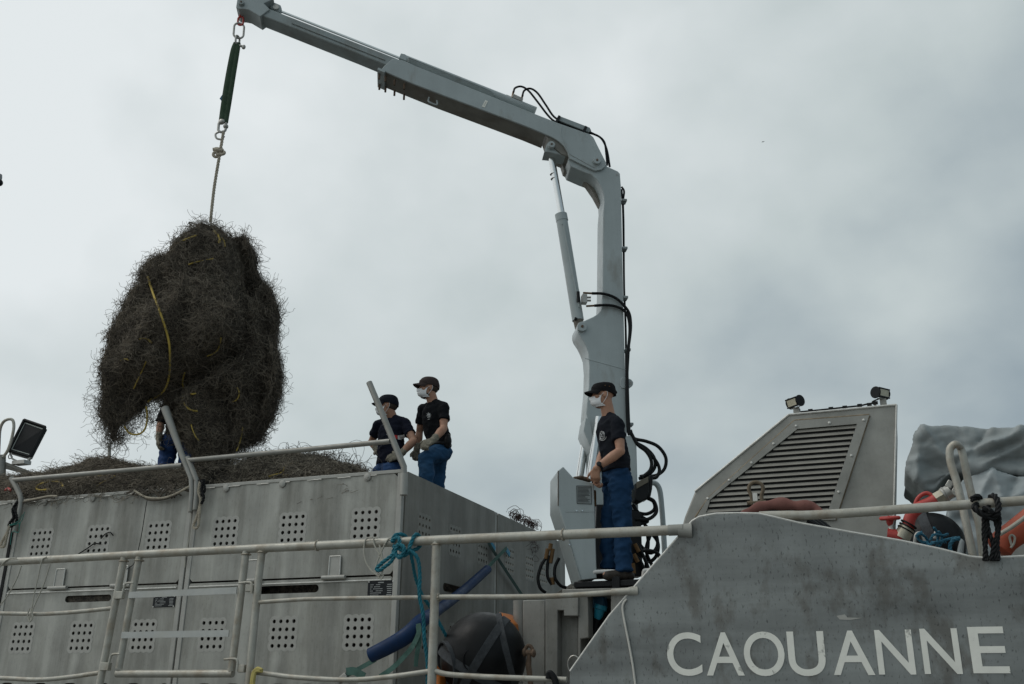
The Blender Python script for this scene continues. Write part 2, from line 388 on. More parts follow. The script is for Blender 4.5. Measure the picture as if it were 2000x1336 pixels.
# name letters: each glyph is fitted to the box it fills on the plate
GL = {'C': (1305, 1235, 1373, 1320), 'A': (1381, 1235, 1455, 1319.5), 'O': (1456, 1233.5, 1536, 1320.5), 'U': (1543, 1233, 1616, 1320.5), 'A2': (1629, 1231.5, 1710, 1318.5), 'N': (1704, 1230, 1790, 1317.5),
      'N2': (1793.5, 1227.5, 1881, 1316.5), 'E': (1884.5, 1224, 1974, 1315)}
lt = MB()
for ch, (xa, ya, xb, yb) in GL.items():
    cu = bpy.data.curves.new('tmp', 'FONT'); cu.body = ch[0]; cu.fill_mode = 'BOTH'; cu.resolution_u = 8; cu.offset = .007
    o = bpy.data.objects.new('tmp', cu); COL.objects.link(o)
    me = bpy.data.meshes.new_from_object(o.evaluated_get(bpy.context.evaluated_depsgraph_get()))
    V = np.array([v.co for v in me.vertices]); lo, hi = V.min(0), V.max(0)
    ym = (ya + yb) / 2
    # true verticals on the plate: width from the middle, height from top and foot
    A = onY(xa, yb, YS); B = onY(xb, yb, YS); zt = onY((xa + xb) / 2, ya, YS)[2]; zb = (A[2] + B[2]) / 2
    shift = 0.0
    if ch[0] in 'NE': A = onY(xa + 13, yb, YS) if ch[0] == 'N' else onY(xa + 17, yb, YS)
    W = B[0] - A[0]
    lt.add([(A[0] + (v[0] - lo[0]) / (hi[0] - lo[0]) * W, YS - .003, zb + (v[1] - lo[1]) / (hi[1] - lo[1]) * (zt - zb)) for v in V], [tuple(p.vertices) for p in me.polygons])
    bpy.data.objects.remove(o); bpy.data.curves.remove(cu); bpy.data.meshes.remove(me)
lt.build('lettering', white_p, bulw, fix=False, smooth=False)

MB().prism([onY(x, y, YS - .0005) for x, y in ((1634, 1203), (1650, 1200), (1655, 1206), (1684, 1207), (1660, 1211), (1640, 1210))], TH * -.0012).build('scrape', alu_clean, bulw)
# ---------------------------------------------------------------- engine casing and lockers amidships
YK = 7.05
cas = thing('engine_casing', (*onY(1120, 1336, YK)[:2], 1.39), 'grey steel casing with pillars and a dark socket recess behind the bulwark slope', 'casing')
def px_plate(name, pts, Y, th, m, parent, bevel=.006):
    return MB().prism([onY(x, y, Y) for x, y in pts], TH * th).build(name, m, parent, bevel=bevel)
cas_m = mat('stained_casing', (.30, .295, .27), .65, .2, .14, 3, .2, 25, .14, (.17, .155, .125), .7, 3, speck=.15, dirt_stretch=.3)
px_plate('side_panel', [(1021, 1172), (1064, 1172), (1064, 1460), (1021, 1460)], YK + .05, .5, cas_m, cas)
mb = MB(); a = onY(1011, 1172, YK + .05); b = onY(1012, 1460, YK + .05); mb.cyl(a + TH * .05, b + TH * .05, .052, 18); mb.build('pillar', cas_m, cas)
px_plate('locker_frame', [(1065, 1168), (1129, 1166), (1129, 1203), (1101, 1203), (1101, 1192), (1089, 1192), (1089, 1460), (1065, 1460)], YK - .06, .10, cas_m, cas)
px_plate('locker_panel', [(1089, 1190), (1129, 1190), (1130, 1460), (1089, 1460)], YK + .045, .4, cas_m, cas)
px_plate('pillar', [(1129, 1158), (1148, 1158), (1150, 1246), (1134, 1248), (1134, 1460), (1129, 1460)], YK - .03, .12, cas_m, cas)
px_plate('pillar', [(1193, 1158), (1262, 1156), (1262, 1460), (1193, 1460)], YK - .03, .12, cas_m, cas)
px_plate('recess', [(1130, 1150), (1262, 1150), (1262, 1460), (1130, 1460)], YK + .32, .02, dark_m, cas)
px_plate('ledge', [(1098, 1151), (1262, 1147), (1262, 1158), (1098, 1162)], YK - .06, 1.6, cas_m, cas)
mb = MB(); c = onY(1121, 1298, YK - .07)
mb.tube([c + np.array([.045 * math.cos(t), 0, .06 * math.sin(t)]) for t in np.linspace(0, 6.283, 20)[:-1]], .006, 6, closed=True); mb.build('lashing_ring', steel, cas)

# ---------------------------------------------------------------- containers
HS = (onY(735.5, 997.5, YC)[0] - onY(696, 1000.8, YC)[0]) / 3      # hole spacing
HZ = (onY(1500 / 1500 * 696, 1000.8, YC)[2] - onY(692.5, 1046.5, YC)[2]) / 3
UX, UZ = np.array([1.0, 0, 0]), np.array([0, 0, 1.0])
ZH, ZB = 2.66, 1.42
def hole_grid(cx, cz, sx=None, r=.0165):
    sx = sx or HS
    return [(cx + (i - 1.5) * sx, cz + (j - 1.5) * HZ) for i in range(4) for j in range(4)]
def panel(name, u0, u1, z0, z1, groups, slots, org, ux, parent, m, r=.017, sx=None, rad=.03):
    """perforated sheet with scrubbed patches round its holes, 12 mm thick, front face on the plane"""
    hs = []; pts = []
    for g in groups:
        G_ = hole_grid(*g, sx=sx); pts.append((g, G_)); hs += [circ(x, z, r, 14) for x, z in G_]
    hs += slots
    c = rad; out = [(u0 + c, z0), (u1 - c, z0), (u1, z0 + c), (u1, z1 - c), (u1 - c, z1), (u0 + c, z1), (u0, z1 - c), (u0, z0 + c)]
    mb = plate(name, out, hs, np.asarray(org, float) - np.cross(ux, UZ) * .006, ux, UZ, .012, m, parent)
    o = mb.build(name, m, parent, smooth=False)
    for g, G_ in pts:
        p = plate('p', scallop(g[0], g[1], G_, .047), [circ(x, z, r, 14) for x, z in G_], np.asarray(org, float) + np.cross(ux, UZ) * .001, ux, UZ, .0012, alu_clean, o)
        p.build('perforated_patch', alu_clean if m is alu_front else alu_clean_side, o, smooth=False)
    return o
def gx(px, py): p = onY(px, py, YC); return (float(p[0]), float(p[2]))
UZc, LZc = 3.105, 2.205
def nameplate(cx, cz, wd, ht, parent):
    MB().box((cx, YC - .004, cz), (wd, .004, ht)).build('nameplate', plate_m, parent, bevel=.001)
    npo = [o for o in parent.children if o.name.startswith('nameplate')][-1]
    t = MB(); rr = random.Random(3)
    t.box((cx, YC - .0068, cz + ht * .38), (wd * .22, .001, ht * .06))
    for k in range(6):
        z = cz + ht * (.25 - k * .125); wl = wd * rr.uniform(.34, .52); wr = wd * rr.uniform(.14, .2)
        n_ = 9
        for q in range(n_):
            if rr.random() < .16: continue
            t.box((cx - wd * .4 + wl * (q + .5) / n_, YC - .0068, z), (wl / n_ * .8, .001, ht * .045))
        t.box((cx + wd * .42 - wr / 2, YC - .0068, z), (wr, .001, ht * .05))
    t.build('printed_lines', label_m, npo, smooth=False)
    s = MB()
    for a in (-1, 1):
        for b in (-1, 1): s.cyl((cx + a * wd * .46, YC - .006, cz + b * ht * .44), (cx + a * wd * .46, YC - .009, cz + b * ht * .44), .006, 8)
    s.build('rivets', alu_edge, npo)
def container(x0, x1, label, upper, lower, slots, hinges, pocket, plate_at=None, y0=YC, depth=2.4, end_groups=None, detail=True):
    c = thing('net_container', ((x0 + x1) / 2, y0 + depth / 2, 1.39), label, 'container', 'aluminium net containers on deck')
    pw = .055
    if detail:
        panel('upper_panel', x0 + pw, x1 - pw, ZH + .012, ZT - .035, [(u, UZc) for u in upper], [], (0, y0, 0), UX, c, alu_front)
        panel('lower_panel', x0 + pw, x1 - pw, ZB, ZH - .004, [(u, LZc) for u in lower], [slot(*s) for s in slots] + [slot(p, 1.745, .17, .105, 8) for p in pocket], (0, y0, 0), UX, c, alu_front, rad=.02)
    else:
        MB().box(((x0 + x1) / 2, y0 + .006, (ZB + ZT) / 2), (x1 - x0 - .1, .012, ZT - ZB - .06)).build('front_panel', alu_front, c)
    for x in (x0 + pw / 2, x1 - pw / 2):
        MB().box((x, y0 + .018, (ZB + ZT - .03) / 2), (pw - .004, .05, ZT - .03 - ZB)).build('corner_post', alu_clean, c, bevel=.006)
    # folded top rim with stitch welds and lugs
    rim = MB().box(((x0 + x1) / 2, y0 + .03, ZT - .017), (x1 - x0 - .006, .075, .034)).build('top_rim', alu_clean, c, bevel=.006)
    rr = random.Random(int(abs(x0) * 100)); x = x0 + .12
    while x < x1 - .25:
        l = rr.uniform(.10, .17); MB().tube([(x + l * i / 6, y0 - .010, ZT - .037 + rr.uniform(-.0015, .0015)) for i in range(7)], .0045, 6).build('weld_bead', alu_edge, rim); x += l + rr.uniform(.12, .2)
    for q in (.16, .44, .84):
        xx = x0 + (x1 - x0) * q; MB().lathe((xx, y0 - .006, ZT - .05), (0, -1, 0), [(0, .036), (.008, .034), (.014, .024), (.016, .008)], 18).build('lug', alu_clean, rim)
    # horizontal lip, hinges
    if detail:
        lip = MB().box(((x0 + x1) / 2, y0 - .004, ZH - .034), (x1 - x0 - 2 * pw - .02, .014, .012)).build('lip', alu_edge, c, bevel=.003)
        for hx in hinges:
            h = MB(); h.cyl((hx - .115, y0 - .022, ZH), (hx + .115, y0 - .022, ZH), .019, 12)
            h.box((hx, y0 - .008, ZH + .095), (.105, .012, .17)); h.build('hinge', alu_clean, c, bevel=.003)
            s = MB()
            for a in (-1, 1): s.tube([(hx + a * .055, y0 - .016, ZH + .02), (hx + a * .053, y0 - .016, ZH + .18)], .006, 6)
            s.tube([(hx - .053, y0 - .016, ZH + .18), (hx + .053, y0 - .016, ZH + .18)], .005, 6); s.build('weld_bead', alu_edge, c)
    if plate_at: nameplate(*plate_at, c)
    # ends, back, floor
    for nm, x in (('end_panel', x0), ('end_panel', x1)):
        sgn = 1 if x == x1 else -1
        if end_groups and x == x1:
            g, sl = end_groups
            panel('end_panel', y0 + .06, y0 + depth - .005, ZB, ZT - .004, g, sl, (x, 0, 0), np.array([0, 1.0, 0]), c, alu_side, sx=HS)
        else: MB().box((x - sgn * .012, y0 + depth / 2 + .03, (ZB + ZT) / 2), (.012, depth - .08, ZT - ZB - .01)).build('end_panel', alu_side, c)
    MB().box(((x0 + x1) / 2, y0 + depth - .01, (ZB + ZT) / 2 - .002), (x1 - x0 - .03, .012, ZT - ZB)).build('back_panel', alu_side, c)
    MB().box(((x0 + x1) / 2, y0 + depth / 2, ZB - .01), (x1 - x0 - .05, depth - .05, .02)).build('floor', alu_side, c)
    return c
X = lambda px, py: gx(px, py)[0]
def rx(q, y=1300): return X(q, y)
YSEAM = float(onX(968, 1000, XR)[1]); DEP = YSEAM - YC
cB = container(XM + .006, XR, 'perforated grey net container with the blue tube hanging off its corner, nearest the crane', [X(439.5, 1038.8), X(571.5, 1030.3), X(714, 1022)], [X(414, 1239.8), X(553, 1236.5), X(699.6, 1233.5)],
    [((X(512, 1151) + X(615, 1151)) / 2, gx(563, 1151)[1], X(615, 1151) - X(498, 1151), .068)], [X(492, 1131), X(654, 1126)], [rx(403), rx(458), rx(545), rx(602), rx(690), rx(745)],
    (gx(744, 1150)[0], gx(744, 1150)[1], X(769, 1150) - X(718, 1150), .135), depth=DEP,
    end_groups=([(float(onX(829.5, 1021, XR)[1]), UZc), (float(onX(889, 1049, XR)[1]), UZc), (float(onX(943, 1070, XR)[1]), UZc), (float(onX(823, 1232, XR)[1]), LZc), (float(onX(888, 1238, XR)[1]), LZc), (float(onX(948, 1245, XR)[1]), LZc)],
                [slot(float(onX(887, 1151, XR)[1]), float(onX(887, 1151, XR)[2]), .5, .075)]))
cA = container(XL, XM - .006, 'perforated grey net container behind the swing gate, under the big heap of net', [X(79, 1064), X(190.8, 1058.7), X(308, 1051.5)], [X(42, 1249), X(157.8, 1247.3), X(278.8, 1245.5)],
    [((X(128, 1169) + X(216, 1169)) / 2, gx(172, 1169)[1], X(217, 1169) - X(127, 1169), .062)], [X(115, 1151), X(238, 1147)], [rx(20), rx(85), rx(142), rx(205), rx(265), rx(330)],
    (gx(321, 1175)[0], gx(321, 1175)[1], X(343, 1175) - X(300, 1175), .10), depth=DEP)
cC = container(XL - 2.21, XL - .03, 'grey net container at the far left edge, only its end in view', [], [], [], [], [], depth=DEP)
d2 = 2.4
cD = container(XM + .006, XR - .004, 'grey net container standing inboard behind the first, red wire over its corner', [], [], [], [], [], y0=YSEAM + .012, depth=d2, detail=False,
    end_groups=([(float(onX(996, 1088, XR)[1]), UZc), (float(onX(1035, 1105, XR)[1]), UZc), (float(onX(1062, 1118, XR)[1]), UZc), (float(onX(1010, 1240, XR)[1]), LZc)], []))
# scraps of weathering: seam strip at the joint between two containers seen from the end

# ================================================================ rails
def seg(mb, px, r, Y=YS, n=12, sm=0, dy=0.0):
    P = [onY(x, y, Y) + TH * dy for x, y in px]
    if sm: P = smooth_path(P, sm)
    return mb.tube(P, r, n)
rl = thing('deck_railing', onY(120, 1336, YS), 'pale railing section left of the swing gate, thin white cords looped over it', 'railing', 'ship side railings')
seg(MB(), [(-160, 1106.5), (0, 1098), (130, 1091), (252, 1084)], .030).build('top_rail', rail_m, rl)
seg(MB(), [(-160, 1196), (0, 1198), (60, 1199), (90, 1199), (150, 1195), (219, 1188)], .0155, sm=5).build('middle_rail', rail_m, rl)
seg(MB(), [(-160, 1322), (0, 1324.5), (50, 1327), (90, 1327), (140, 1322), (194, 1314)], .0165, sm=5).build('lower_rail', rail_m, rl)
seg(MB(), [(243, 1087), (219, 1210), (196, 1330), (176, 1440)], .027).build('post', rail_m, rl)
b = MB(); 
for (x, y) in ((234, 1163), (207, 1302)):
    c = onY(x, y, YS)
    b = MB(); b.box(c + np.array([.01, -.012, 0]), (.075, .035, .055)); b.tube(smooth_path([c + np.array([.04, -.02, .0]), c + np.array([.05, -.02, .07]), c + np.array([.075, -.02, .085]), c + np.array([.13, -.02, .085])], 4), .009, 8); b.build('hinge_bracket', rail_m, rl, bevel=.004)
def collar(px, parent, ax=(0, 0, 1), r=.030, Y=YS):
    c = onY(*px, Y); a = unit(ax); u, v = perp(a)
    MB().tube([c + (r + .003 * math.sin(t * 7)) * (math.cos(t) * u + math.sin(t) * v) for t in np.linspace(0, 6.283, 25)[:-1]], .0055, 6, closed=True).build('weld_collar', collar_m, parent)
collar_m = mat('rusty_weld', (.40, .36, .29), .6, .3, .25, 40, .3, 90, 0, (.20, .13, .08), .7, 25)
collar((242, 1096), rl)
gt = thing('swing_gate', onY(340, 1320, YS), 'closed pale tube gate with flat cross bars between the two railings', 'gate')
seg(MB(), [(250, 1084), (375, 1077.5), (494, 1071.5)], .030).build('top_rail', rail_m, gt)
f = MB(); seg(f, [(272.5, 1086), (251, 1200), (232, 1306)], .026); f.build('stile', rail_m, gt)
f = MB(); seg(f, [(481, 1074), (466, 1200), (452, 1311)], .026); f.build('stile', rail_m, gt)
seg(MB(), [(228, 1316), (340, 1316), (455, 1315.5)], .026).build('bottom_rail', rail_m, gt)
flat_m = mat('galvanised_bar', (.44, .45, .43), .45, .4, .1, 12, .05, 60, 0, (.33, .32, .27), .4, 6)
for a, b_ in (((257, 1163), (467, 1154)), ((243, 1241), (452, 1237.5))):
    A, B = onY(*a, YS), onY(*b_, YS); MB().box((A + B) / 2 + TH * (-.028), (np.linalg.norm(B - A), .008, .045), (B - A, (0, 1, 0), np.cross(B - A, (0, 1, 0)))).build('cross_bar', flat_m, gt)
for (x, y) in ((484, 1139), (456, 1288)):
    c = onY(x, y, YS); MB().tube(smooth_path([c + np.array([-.06, -.02, 0]), c + np.array([.03, -.025, .003]), c + np.array([.055, -.025, -.02]), c + np.array([.058, -.025, -.075])], 5), .0085, 8).build('latch_pin', rail_m, gt)
rr_ = thing('deck_railing', onY(850, 1336, YS), 'pale railing section between the gate and the bulwark, tied with a blue rope', 'railing', 'ship side railings')
seg(MB(), [(494, 1071.5), (700, 1062), (853, 1055), (1100, 1044.5), (1312, 1035.5)], .031).build('top_rail', rail_m, rr_)
f = MB(); seg(f, [(1306, 1035.8), (1335, 1034.5)], .034); c = onY(1333, 1037, YS); f.tube([c - UX * .03, c + UX * .05 + TH * .02], [.036, .05], 14); f.build('rail_socket', alu_vent, rr_)
seg(MB(), [(503, 1176.5), (560, 1172.5), (625, 1169.5), (845, 1166.5)], .0145, sm=4).build('middle_rail', rail_m, rr_)
seg(MB(), [(853, 1166), (960, 1166), (1060, 1165), (1140, 1161), (1232, 1154)], .0165, sm=4).build('middle_rail', rail_m, rr_)
f = MB(); f.tube([onY(1226, 1155, YS), onY(1243, 1154, YS) + TH * .02], [.023, .034], 12); seg(f, [(1195, 1156.8), (1232, 1154)], .021); f.build('rail_socket', rail_m, rr_)
seg(MB(), [(490, 1312), (530, 1317), (580, 1323), (680, 1328), (760, 1322), (840, 1311)], .0165, sm=5).build('lower_rail', rail_m, rr_)
seg(MB(), [(850, 1311), (875, 1317), (930, 1321), (1000, 1324), (1107, 1327.5)], .0165, sm=5).build('lower_rail', rail_m, rr_)
seg(MB(), [(512.5, 1070), (505, 1130), (490, 1290), (478, 1420)], .027).build('post', rail_m, rr_)
seg(MB(), [(852.5, 1056), (848, 1200), (843, 1340), (840, 1430)], .029).build('post', rail_m, rr_)
b = MB()
for (x, y) in ((496, 1149), (482, 1306)): MB().box(onY(x, y, YS) + np.array([-.03, -.01, 0]), (.05, .035, .05)).build('latch_bracket', rail_m, rr_, bevel=.004)
ru = thing('bulwark_rail', onY(1750, 1040, YS), 'single pale handrail rising from the bulwark crest, black rope knotted on it', 'handrail')
seg(MB(), [(1482, 1006), (1520, 1005), (1580, 1004.5), (1660, 1000), (1760, 993), (1900, 983), (2010, 975), (2200, 960), (2700, 930)], .027, sm=4, dy=.03).build('rail', rail_m, ru)
seg(MB(), [(2160, 962), (2155, 1085)], .022, dy=.03).build('post', rail_m, ru)

for px in ((512, 1079), (852.5, 1064)): collar(px, rr_)
for px, a in (((848, 1166), UX), ((857, 1166), UX), ((846, 1312), UX), ((498, 1177), UX)): collar(px, rr_, a, .019)
for px in ((272, 1095), (481, 1083)): collar(px, gt)
collar((1100, 1044.6), rr_, UX, .033); collar((620, 1065.6), rr_, UX, .033)
# removable handrails in sockets on the containers
YH = YC - .05
hl = thing('container_handrail', onY(190, 1000, YH), 'leaning tube handrail along the big net heap, left of the pair', 'handrail', 'removable handrails on the containers')
seg(MB(), [(24, 938), (190, 923.5), (356, 908.5)], .024, YH).build('rail', rail_d, hl)
seg(MB(), [(22, 934), (32, 952), (41, 974), (38, 1000), (28, 1040)], .026, YH, sm=3).build('post', rail_d, hl)
f = MB(); P = [onY(x, y, YH) for x, y in ((322, 797), (331, 822), (352, 880), (374, 934), (375, 960), (372, 1000))]
f.tube(P, [.040, .036, .028, .027, .026, .026], 12); f.build('post', rail_d, hl)
hr = thing('container_handrail', onY(580, 950, YH), 'leaning tube handrail right of the hanging net, its post reaching up past two men', 'handrail', 'removable handrails on the containers')
seg(MB(), [(368, 899), (570, 880.5), (762, 862)], .024, YH).build('rail', rail_d, hr)
pm = MB(); P = [onY(x, y, YH) for x, y in ((721, 747), (745, 805), (789, 912), (789, 935), (787, 966))]
rr2 = [.0275] * 5
pm.tube(P, rr2, 14, caps=False); pm.tube(P, [.022] * 5, 14); pm.build('post', rail_d, hr)
seg(MB(), [(366, 893), (384, 938), (384, 965), (381, 996)], .024, YH).build('post', rail_d, hr)
sk = MB(); seg(sk, [(789, 925), (788, 967)], .034, YH); sk.build('socket', alu_clean, hr)

# ================================================================ crane
pT = camco(-3.37, 9.6); pB = camco(1.0, 10.1)
E1 = unit(pB - pT); NC = np.array([E1[1], -E1[0], 0.0])          # along the boom towards the column, and towards the camera
def onC(x, y, off=0.0): return onp(x, y, pB + NC * off, NC)
W2 = .165
crane = thing('deck_crane', onC(1195, 1110, 0), 'tall light grey hydraulic knuckle boom crane reaching left over the hanging net', 'crane')
colpx = [(1150, 302), (1181, 315), (1186, 325), (1207, 334.5), (1211, 339), (1213, 366), (1216.5, 540), (1221, 729), (1224, 830), (1228, 1010), (1162, 1010), (1158, 960), (1154, 851), (1148, 826), (1145, 808), (1148, 775), (1150, 754), (1151, 716),
         (1149, 690), (1144, 676), (1138, 664), (1130, 652), (1127.5, 645), (1127.5, 636), (1132, 629.5), (1140, 627), (1158, 619), (1168, 613), (1173, 607), (1175.5, 599), (1177, 560), (1178, 420), (1180, 395), (1179, 381), (1174, 365), (1166, 351), (1154, 341), (1140, 336), (1115, 325), (1109, 312), (1122, 300)]
col = MB().prism([onC(x, y, W2) for x, y in colpx], -NC * 2 * W2).build('column', crane_m, crane, bevel=.008)
mb = MB()
for ws in (W2 + .02, -W2 - .005):     # pin bosses
    pass
def pin(parent, x, y, r, off=W2, m=crane_m):
    c = onC(x, y, off); a = MB().lathe(c - NC * .01, NC, [(0, r), (.045, r), (.05, r * .92)], 22); p = a.build('pin', m, parent, bevel=0)
    MB().lathe(c + NC * .036, NC, [(0, r * .28), (.012, r * .28)], 12).build('pin_bolt', rust, p)
# knuckle gusset: the far web under the boom
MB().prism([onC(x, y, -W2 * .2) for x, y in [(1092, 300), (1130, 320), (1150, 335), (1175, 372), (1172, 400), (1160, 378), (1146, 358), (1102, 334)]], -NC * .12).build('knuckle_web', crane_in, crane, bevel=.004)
boompx = [(767, 114.5), (790, 118.8), (812, 129), (1045, 222.5), (1092, 241), (1152, 262), (1159, 268), (1184, 318), (1182, 325), (1175, 331), (1162, 333.5), (1136, 321), (1112, 309), (1108, 296), (1101, 285), (1090, 274.5), (1079, 268), (1068, 263), (1027, 246), (943.6, 214.8), (860, 183.6), (800, 160.5), (745, 136.5), (749, 130)]
# boom as a hollow box: two side plates, a top plate and a recessed bottom plate with underside shade in its colour
for off in (W2 + .03, -W2 - .005):
    MB().prism([onC(x, y, off) for x, y in boompx], -NC * .025).build('boom_side', crane_m, crane, bevel=.004)
def between(top, off0, off1, m, name, th):
    a = [onC(x, y, W2 + .03) for x, y in top]; mb = MB()
    up = unit(np.cross(a[-1] - a[0], NC)); up = up if up[2] > 0 else -up
    for i in range(len(a) - 1):
        q = [a[i], a[i + 1], a[i + 1] - up * th, a[i] - up * th]
        mb.prism([p - NC * off0 for p in q], -NC * (off1 - off0))
    return mb.build(name, m, crane)
between([(767, 115.5), (812, 130.5), (1045, 224), (1092, 242.5), (1152, 263.5), (1160, 270)], .027, .333, crane_m, 'boom_top', .012)
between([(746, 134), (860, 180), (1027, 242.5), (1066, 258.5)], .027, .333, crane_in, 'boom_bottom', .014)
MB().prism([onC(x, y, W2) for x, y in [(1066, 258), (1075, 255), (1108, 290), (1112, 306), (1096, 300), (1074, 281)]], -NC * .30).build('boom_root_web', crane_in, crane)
# nose collar with wear pad bolts, handle
nose = between([(739, 133), (753, 139)], -.012, .345, crane_m, 'nose_collar', .03)
nb = MB()
for x, y in ((741, 146), (753, 151), (771, 158), (790, 166)):
    for q in (.06, .27):
        c = onC(x, y - 8, W2 + .03) - NC * q; nb.cyl(c, c - np.array([0, 0, .075]), .013, 8)
nb.build('pad_bolt', rust, crane)
c = onC(838, 190, W2 - .05); hb = MB(); d = unit(onC(850, 194, 0) - onC(830, 186, 0)); dn = np.array([0, 0, -1.0])
hb.tube(smooth_path([c, c + dn * .06, c + d * .10 + dn * .06, c + d * .10], 4), .010, 8); hb.build('grab_loop', crane_m, crane)
# sliding extension
W3 = .11
extpx = [(503, 15), (524, 16), (771, 112.5), (800, 124), (800, 146), (746, 124), (700, 105), (510, 29.5)]
ext = MB().prism([onC(x, y, W3) for x, y in extpx], -NC * 2 * W3).build('boom_extension', crane_ext, crane, bevel=.012)
rb = MB(); rb.tube([onC(570, 45, W3 + .006), onC(752, 117, W3 + .006)], .008, 6); rb.build('rib', crane_ext, ext)
head = MB().prism([onC(x, y, W3 + .02) for x, y in [(464, -8), (520, -12), (535, -2), (515, 6), (527, 18), (508, 32), (486, 19), (476, 17), (466, 17), (461, 14)]], -NC * (2 * W3 + .04)).build('boom_head', crane_m, crane, bevel=.006)
pin(crane, 472, 8, .035, W3 + .02, crane_ext)
k = MB().prism([onC(x, y, .04) for x, y in [(527, 14), (531, 6), (537, 5), (548, 10), (550, 16), (546, 23), (540, 22)]], -NC * .08).build('rod_lug', crane_m, crane, bevel=.006)
MB().lathe(onC(539, 15, .05), NC, [(0, .035), (.02, .035)], 16).build('pin', steel, crane)
MB().tube([onC(543, 20, .0), onC(790, 117, .0)], .016, 10).build('extension_rod', chrome, crane)
cy = MB(); cy.tube([onC(787, 114, 0), onC(1046, 217, 0)], .050, 18); cy.build('extension_cylinder', crane_m, crane, angle=50)
MB().prism([onC(x, y, .05) for x, y in [(779, 113), (783, 104), (792, 106), (795, 119)]], -NC * .1).build('cylinder_bracket', crane_m, crane, bevel=.004)
MB().tube(smooth_path([onC(x, y, .07) for x, y in ((797, 122), (799, 115), (806, 116), (880, 146), (945, 172), (962, 181), (966, 187))], 5), .007, 8).build('hydraulic_pipe', crane_ext, crane)
# valve block and hose loops on top
vb = MB(); d = unit(onC(1030, 205, 0) - onC(990, 186, 0)); n2 = np.cross(d, NC)
vb.tube([onC(988, 187, .0), onC(1028, 204, .0)], .018, 8); vb.box(onC(1010, 195, 0), (.13, .1, .05), (d, NC, n2)); vb.build('valve_block', steel, crane, bevel=.004)
for a, b_ in (((1000, 192), (1003, 178)), ((1016, 199), (1021, 186))): MB().tube([onC(*a, .03), onC(*b_, .03)], .013, 8).build('hose_fitting', brass, crane)
for px in ([(1003, 180), (1006, 172), (1018, 169), (1032, 177), (1050, 199), (1070, 225), (1085, 238), (1110, 246), (1140, 257), (1165, 264), (1180, 277), (1184, 300), (1186, 323)],
           [(1020, 188), (1024, 177), (1036, 173), (1050, 182), (1066, 205), (1082, 228), (1100, 237), (1130, 248), (1155, 260), (1174, 270), (1185, 292), (1191, 326)],
           [(1083, 239), (1110, 242), (1140, 252), (1160, 262)]):
    MB().tube(smooth_path([onC(x, y, W2 - .03) for x, y in px], 5), .0125, 8).build('hydraulic_hose', hose_m, crane)
hg = MB(); hg.prism([onC(x, y, W2 - .0) for x, y in [(1092, 226), (1152, 249), (1155, 255), (1150, 258), (1088, 234)]], -NC * .16); hg.build('hose_guard', crane_ext, crane, bevel=.004)
for a, b_ in (((1091, 228), (1087, 241)), ((1143, 248), (1139, 262))): MB().box((onC(*a, W2) + onC(*b_, W2)) / 2, (.03, .06, .10), (d, NC, n2)).build('hose_clamp', plate_m, crane, bevel=.003)
# print plate on the boom
q = [onC(x, y, W2 + .032) for x, y in ((948, 195.5), (953, 197.5), (947, 210), (941, 208))]
pl = MB().prism(q, NC * .002).build('marking_plate', white_p, crane)
ch = MB(); c = sum(q) / 4; v1 = unit(q[0] - q[3]); v2 = unit(q[1] - q[0])
for t in (-.022, 0, .022):
    ch.box(c + NC * .003 + v1 * t, (.012, .004, .002), (v1, v2, NC))
ch.build('marking', plate_m, pl)
pin(crane, 1076.5, 285, .042, W2 + .005); pin(crane, 1165, 316, .047, W2 + .03)
lug = MB().prism([onC(x, y, W2 - .02) for x, y in [(1068, 281), (1072, 276), (1084, 277), (1100, 296), (1108, 306), (1096, 303), (1074, 297), (1063, 296)]], -NC * .2).build('cylinder_lug', crane_m, crane, bevel=.005)
# lift cylinder
MB().tube([onC(1072, 292, .02), onC(1077, 307, .02)], [.05, .042], 14).build('rod_eye', crane_in, crane)
MB().tube([onC(1076, 302, .02), onC(1098, 424, .02)], .040, 18).build('cylinder_rod', chrome, crane)
A, B = onC(1080.5, 340, .02), onC(1082, 349, .02)
for q in (A, B): MB().cyl(q, q + unit(B - A) * .004, .0406, 18).build('wear_ring', steel, crane)
b = MB(); b.tube([onC(1096, 422, .02), onC(1129, 626, .02)], .066, 22); b.build('cylinder_barrel', crane_m, crane, angle=50)
MB().tube([onC(1095.5, 419, .02), onC(1098, 432, .02)], .071, 22).build('gland', crane_m, crane, angle=50)
MB().tube([onC(1098, 437, .088), onC(1101, 440, .088), onC(1131, 600, .088)], .010, 8).build('feed_pipe', crane_m, crane)
MB().tube([onC(1126, 612, .02), onC(1134, 648, .02)], .055, 14).build('rod_eye', crane_in, crane)
pin(crane, 1136, 640, .055, W2)
vb = MB(); vb.box(onC(1141, 585, .12), (.055, .08, .10), (E1, NC, (0, 0, 1))); 
for y in (581, 587): vb.cyl(onC(1147, y, .12), onC(1154, y, .12), .013, 8)
vb.build('valve_block', steel, crane, bevel=.003)
bf = MB(); bf.tube([onC(1130, 590, .1), onC(1129, 570, .1)], .02, 8); bf.tube([onC(1122, 622, .1), onC(1127, 624, .1)], .02, 8); bf.build('valve_cap', black_p, crane)
for a, b_ in (((1139, 572), (1156, 573)), ((1145, 598), (1161, 597))): MB().tube([onC(*a, .12), onC(*b_, .12)], .012, 8).build('hose_fitting', brass, crane)
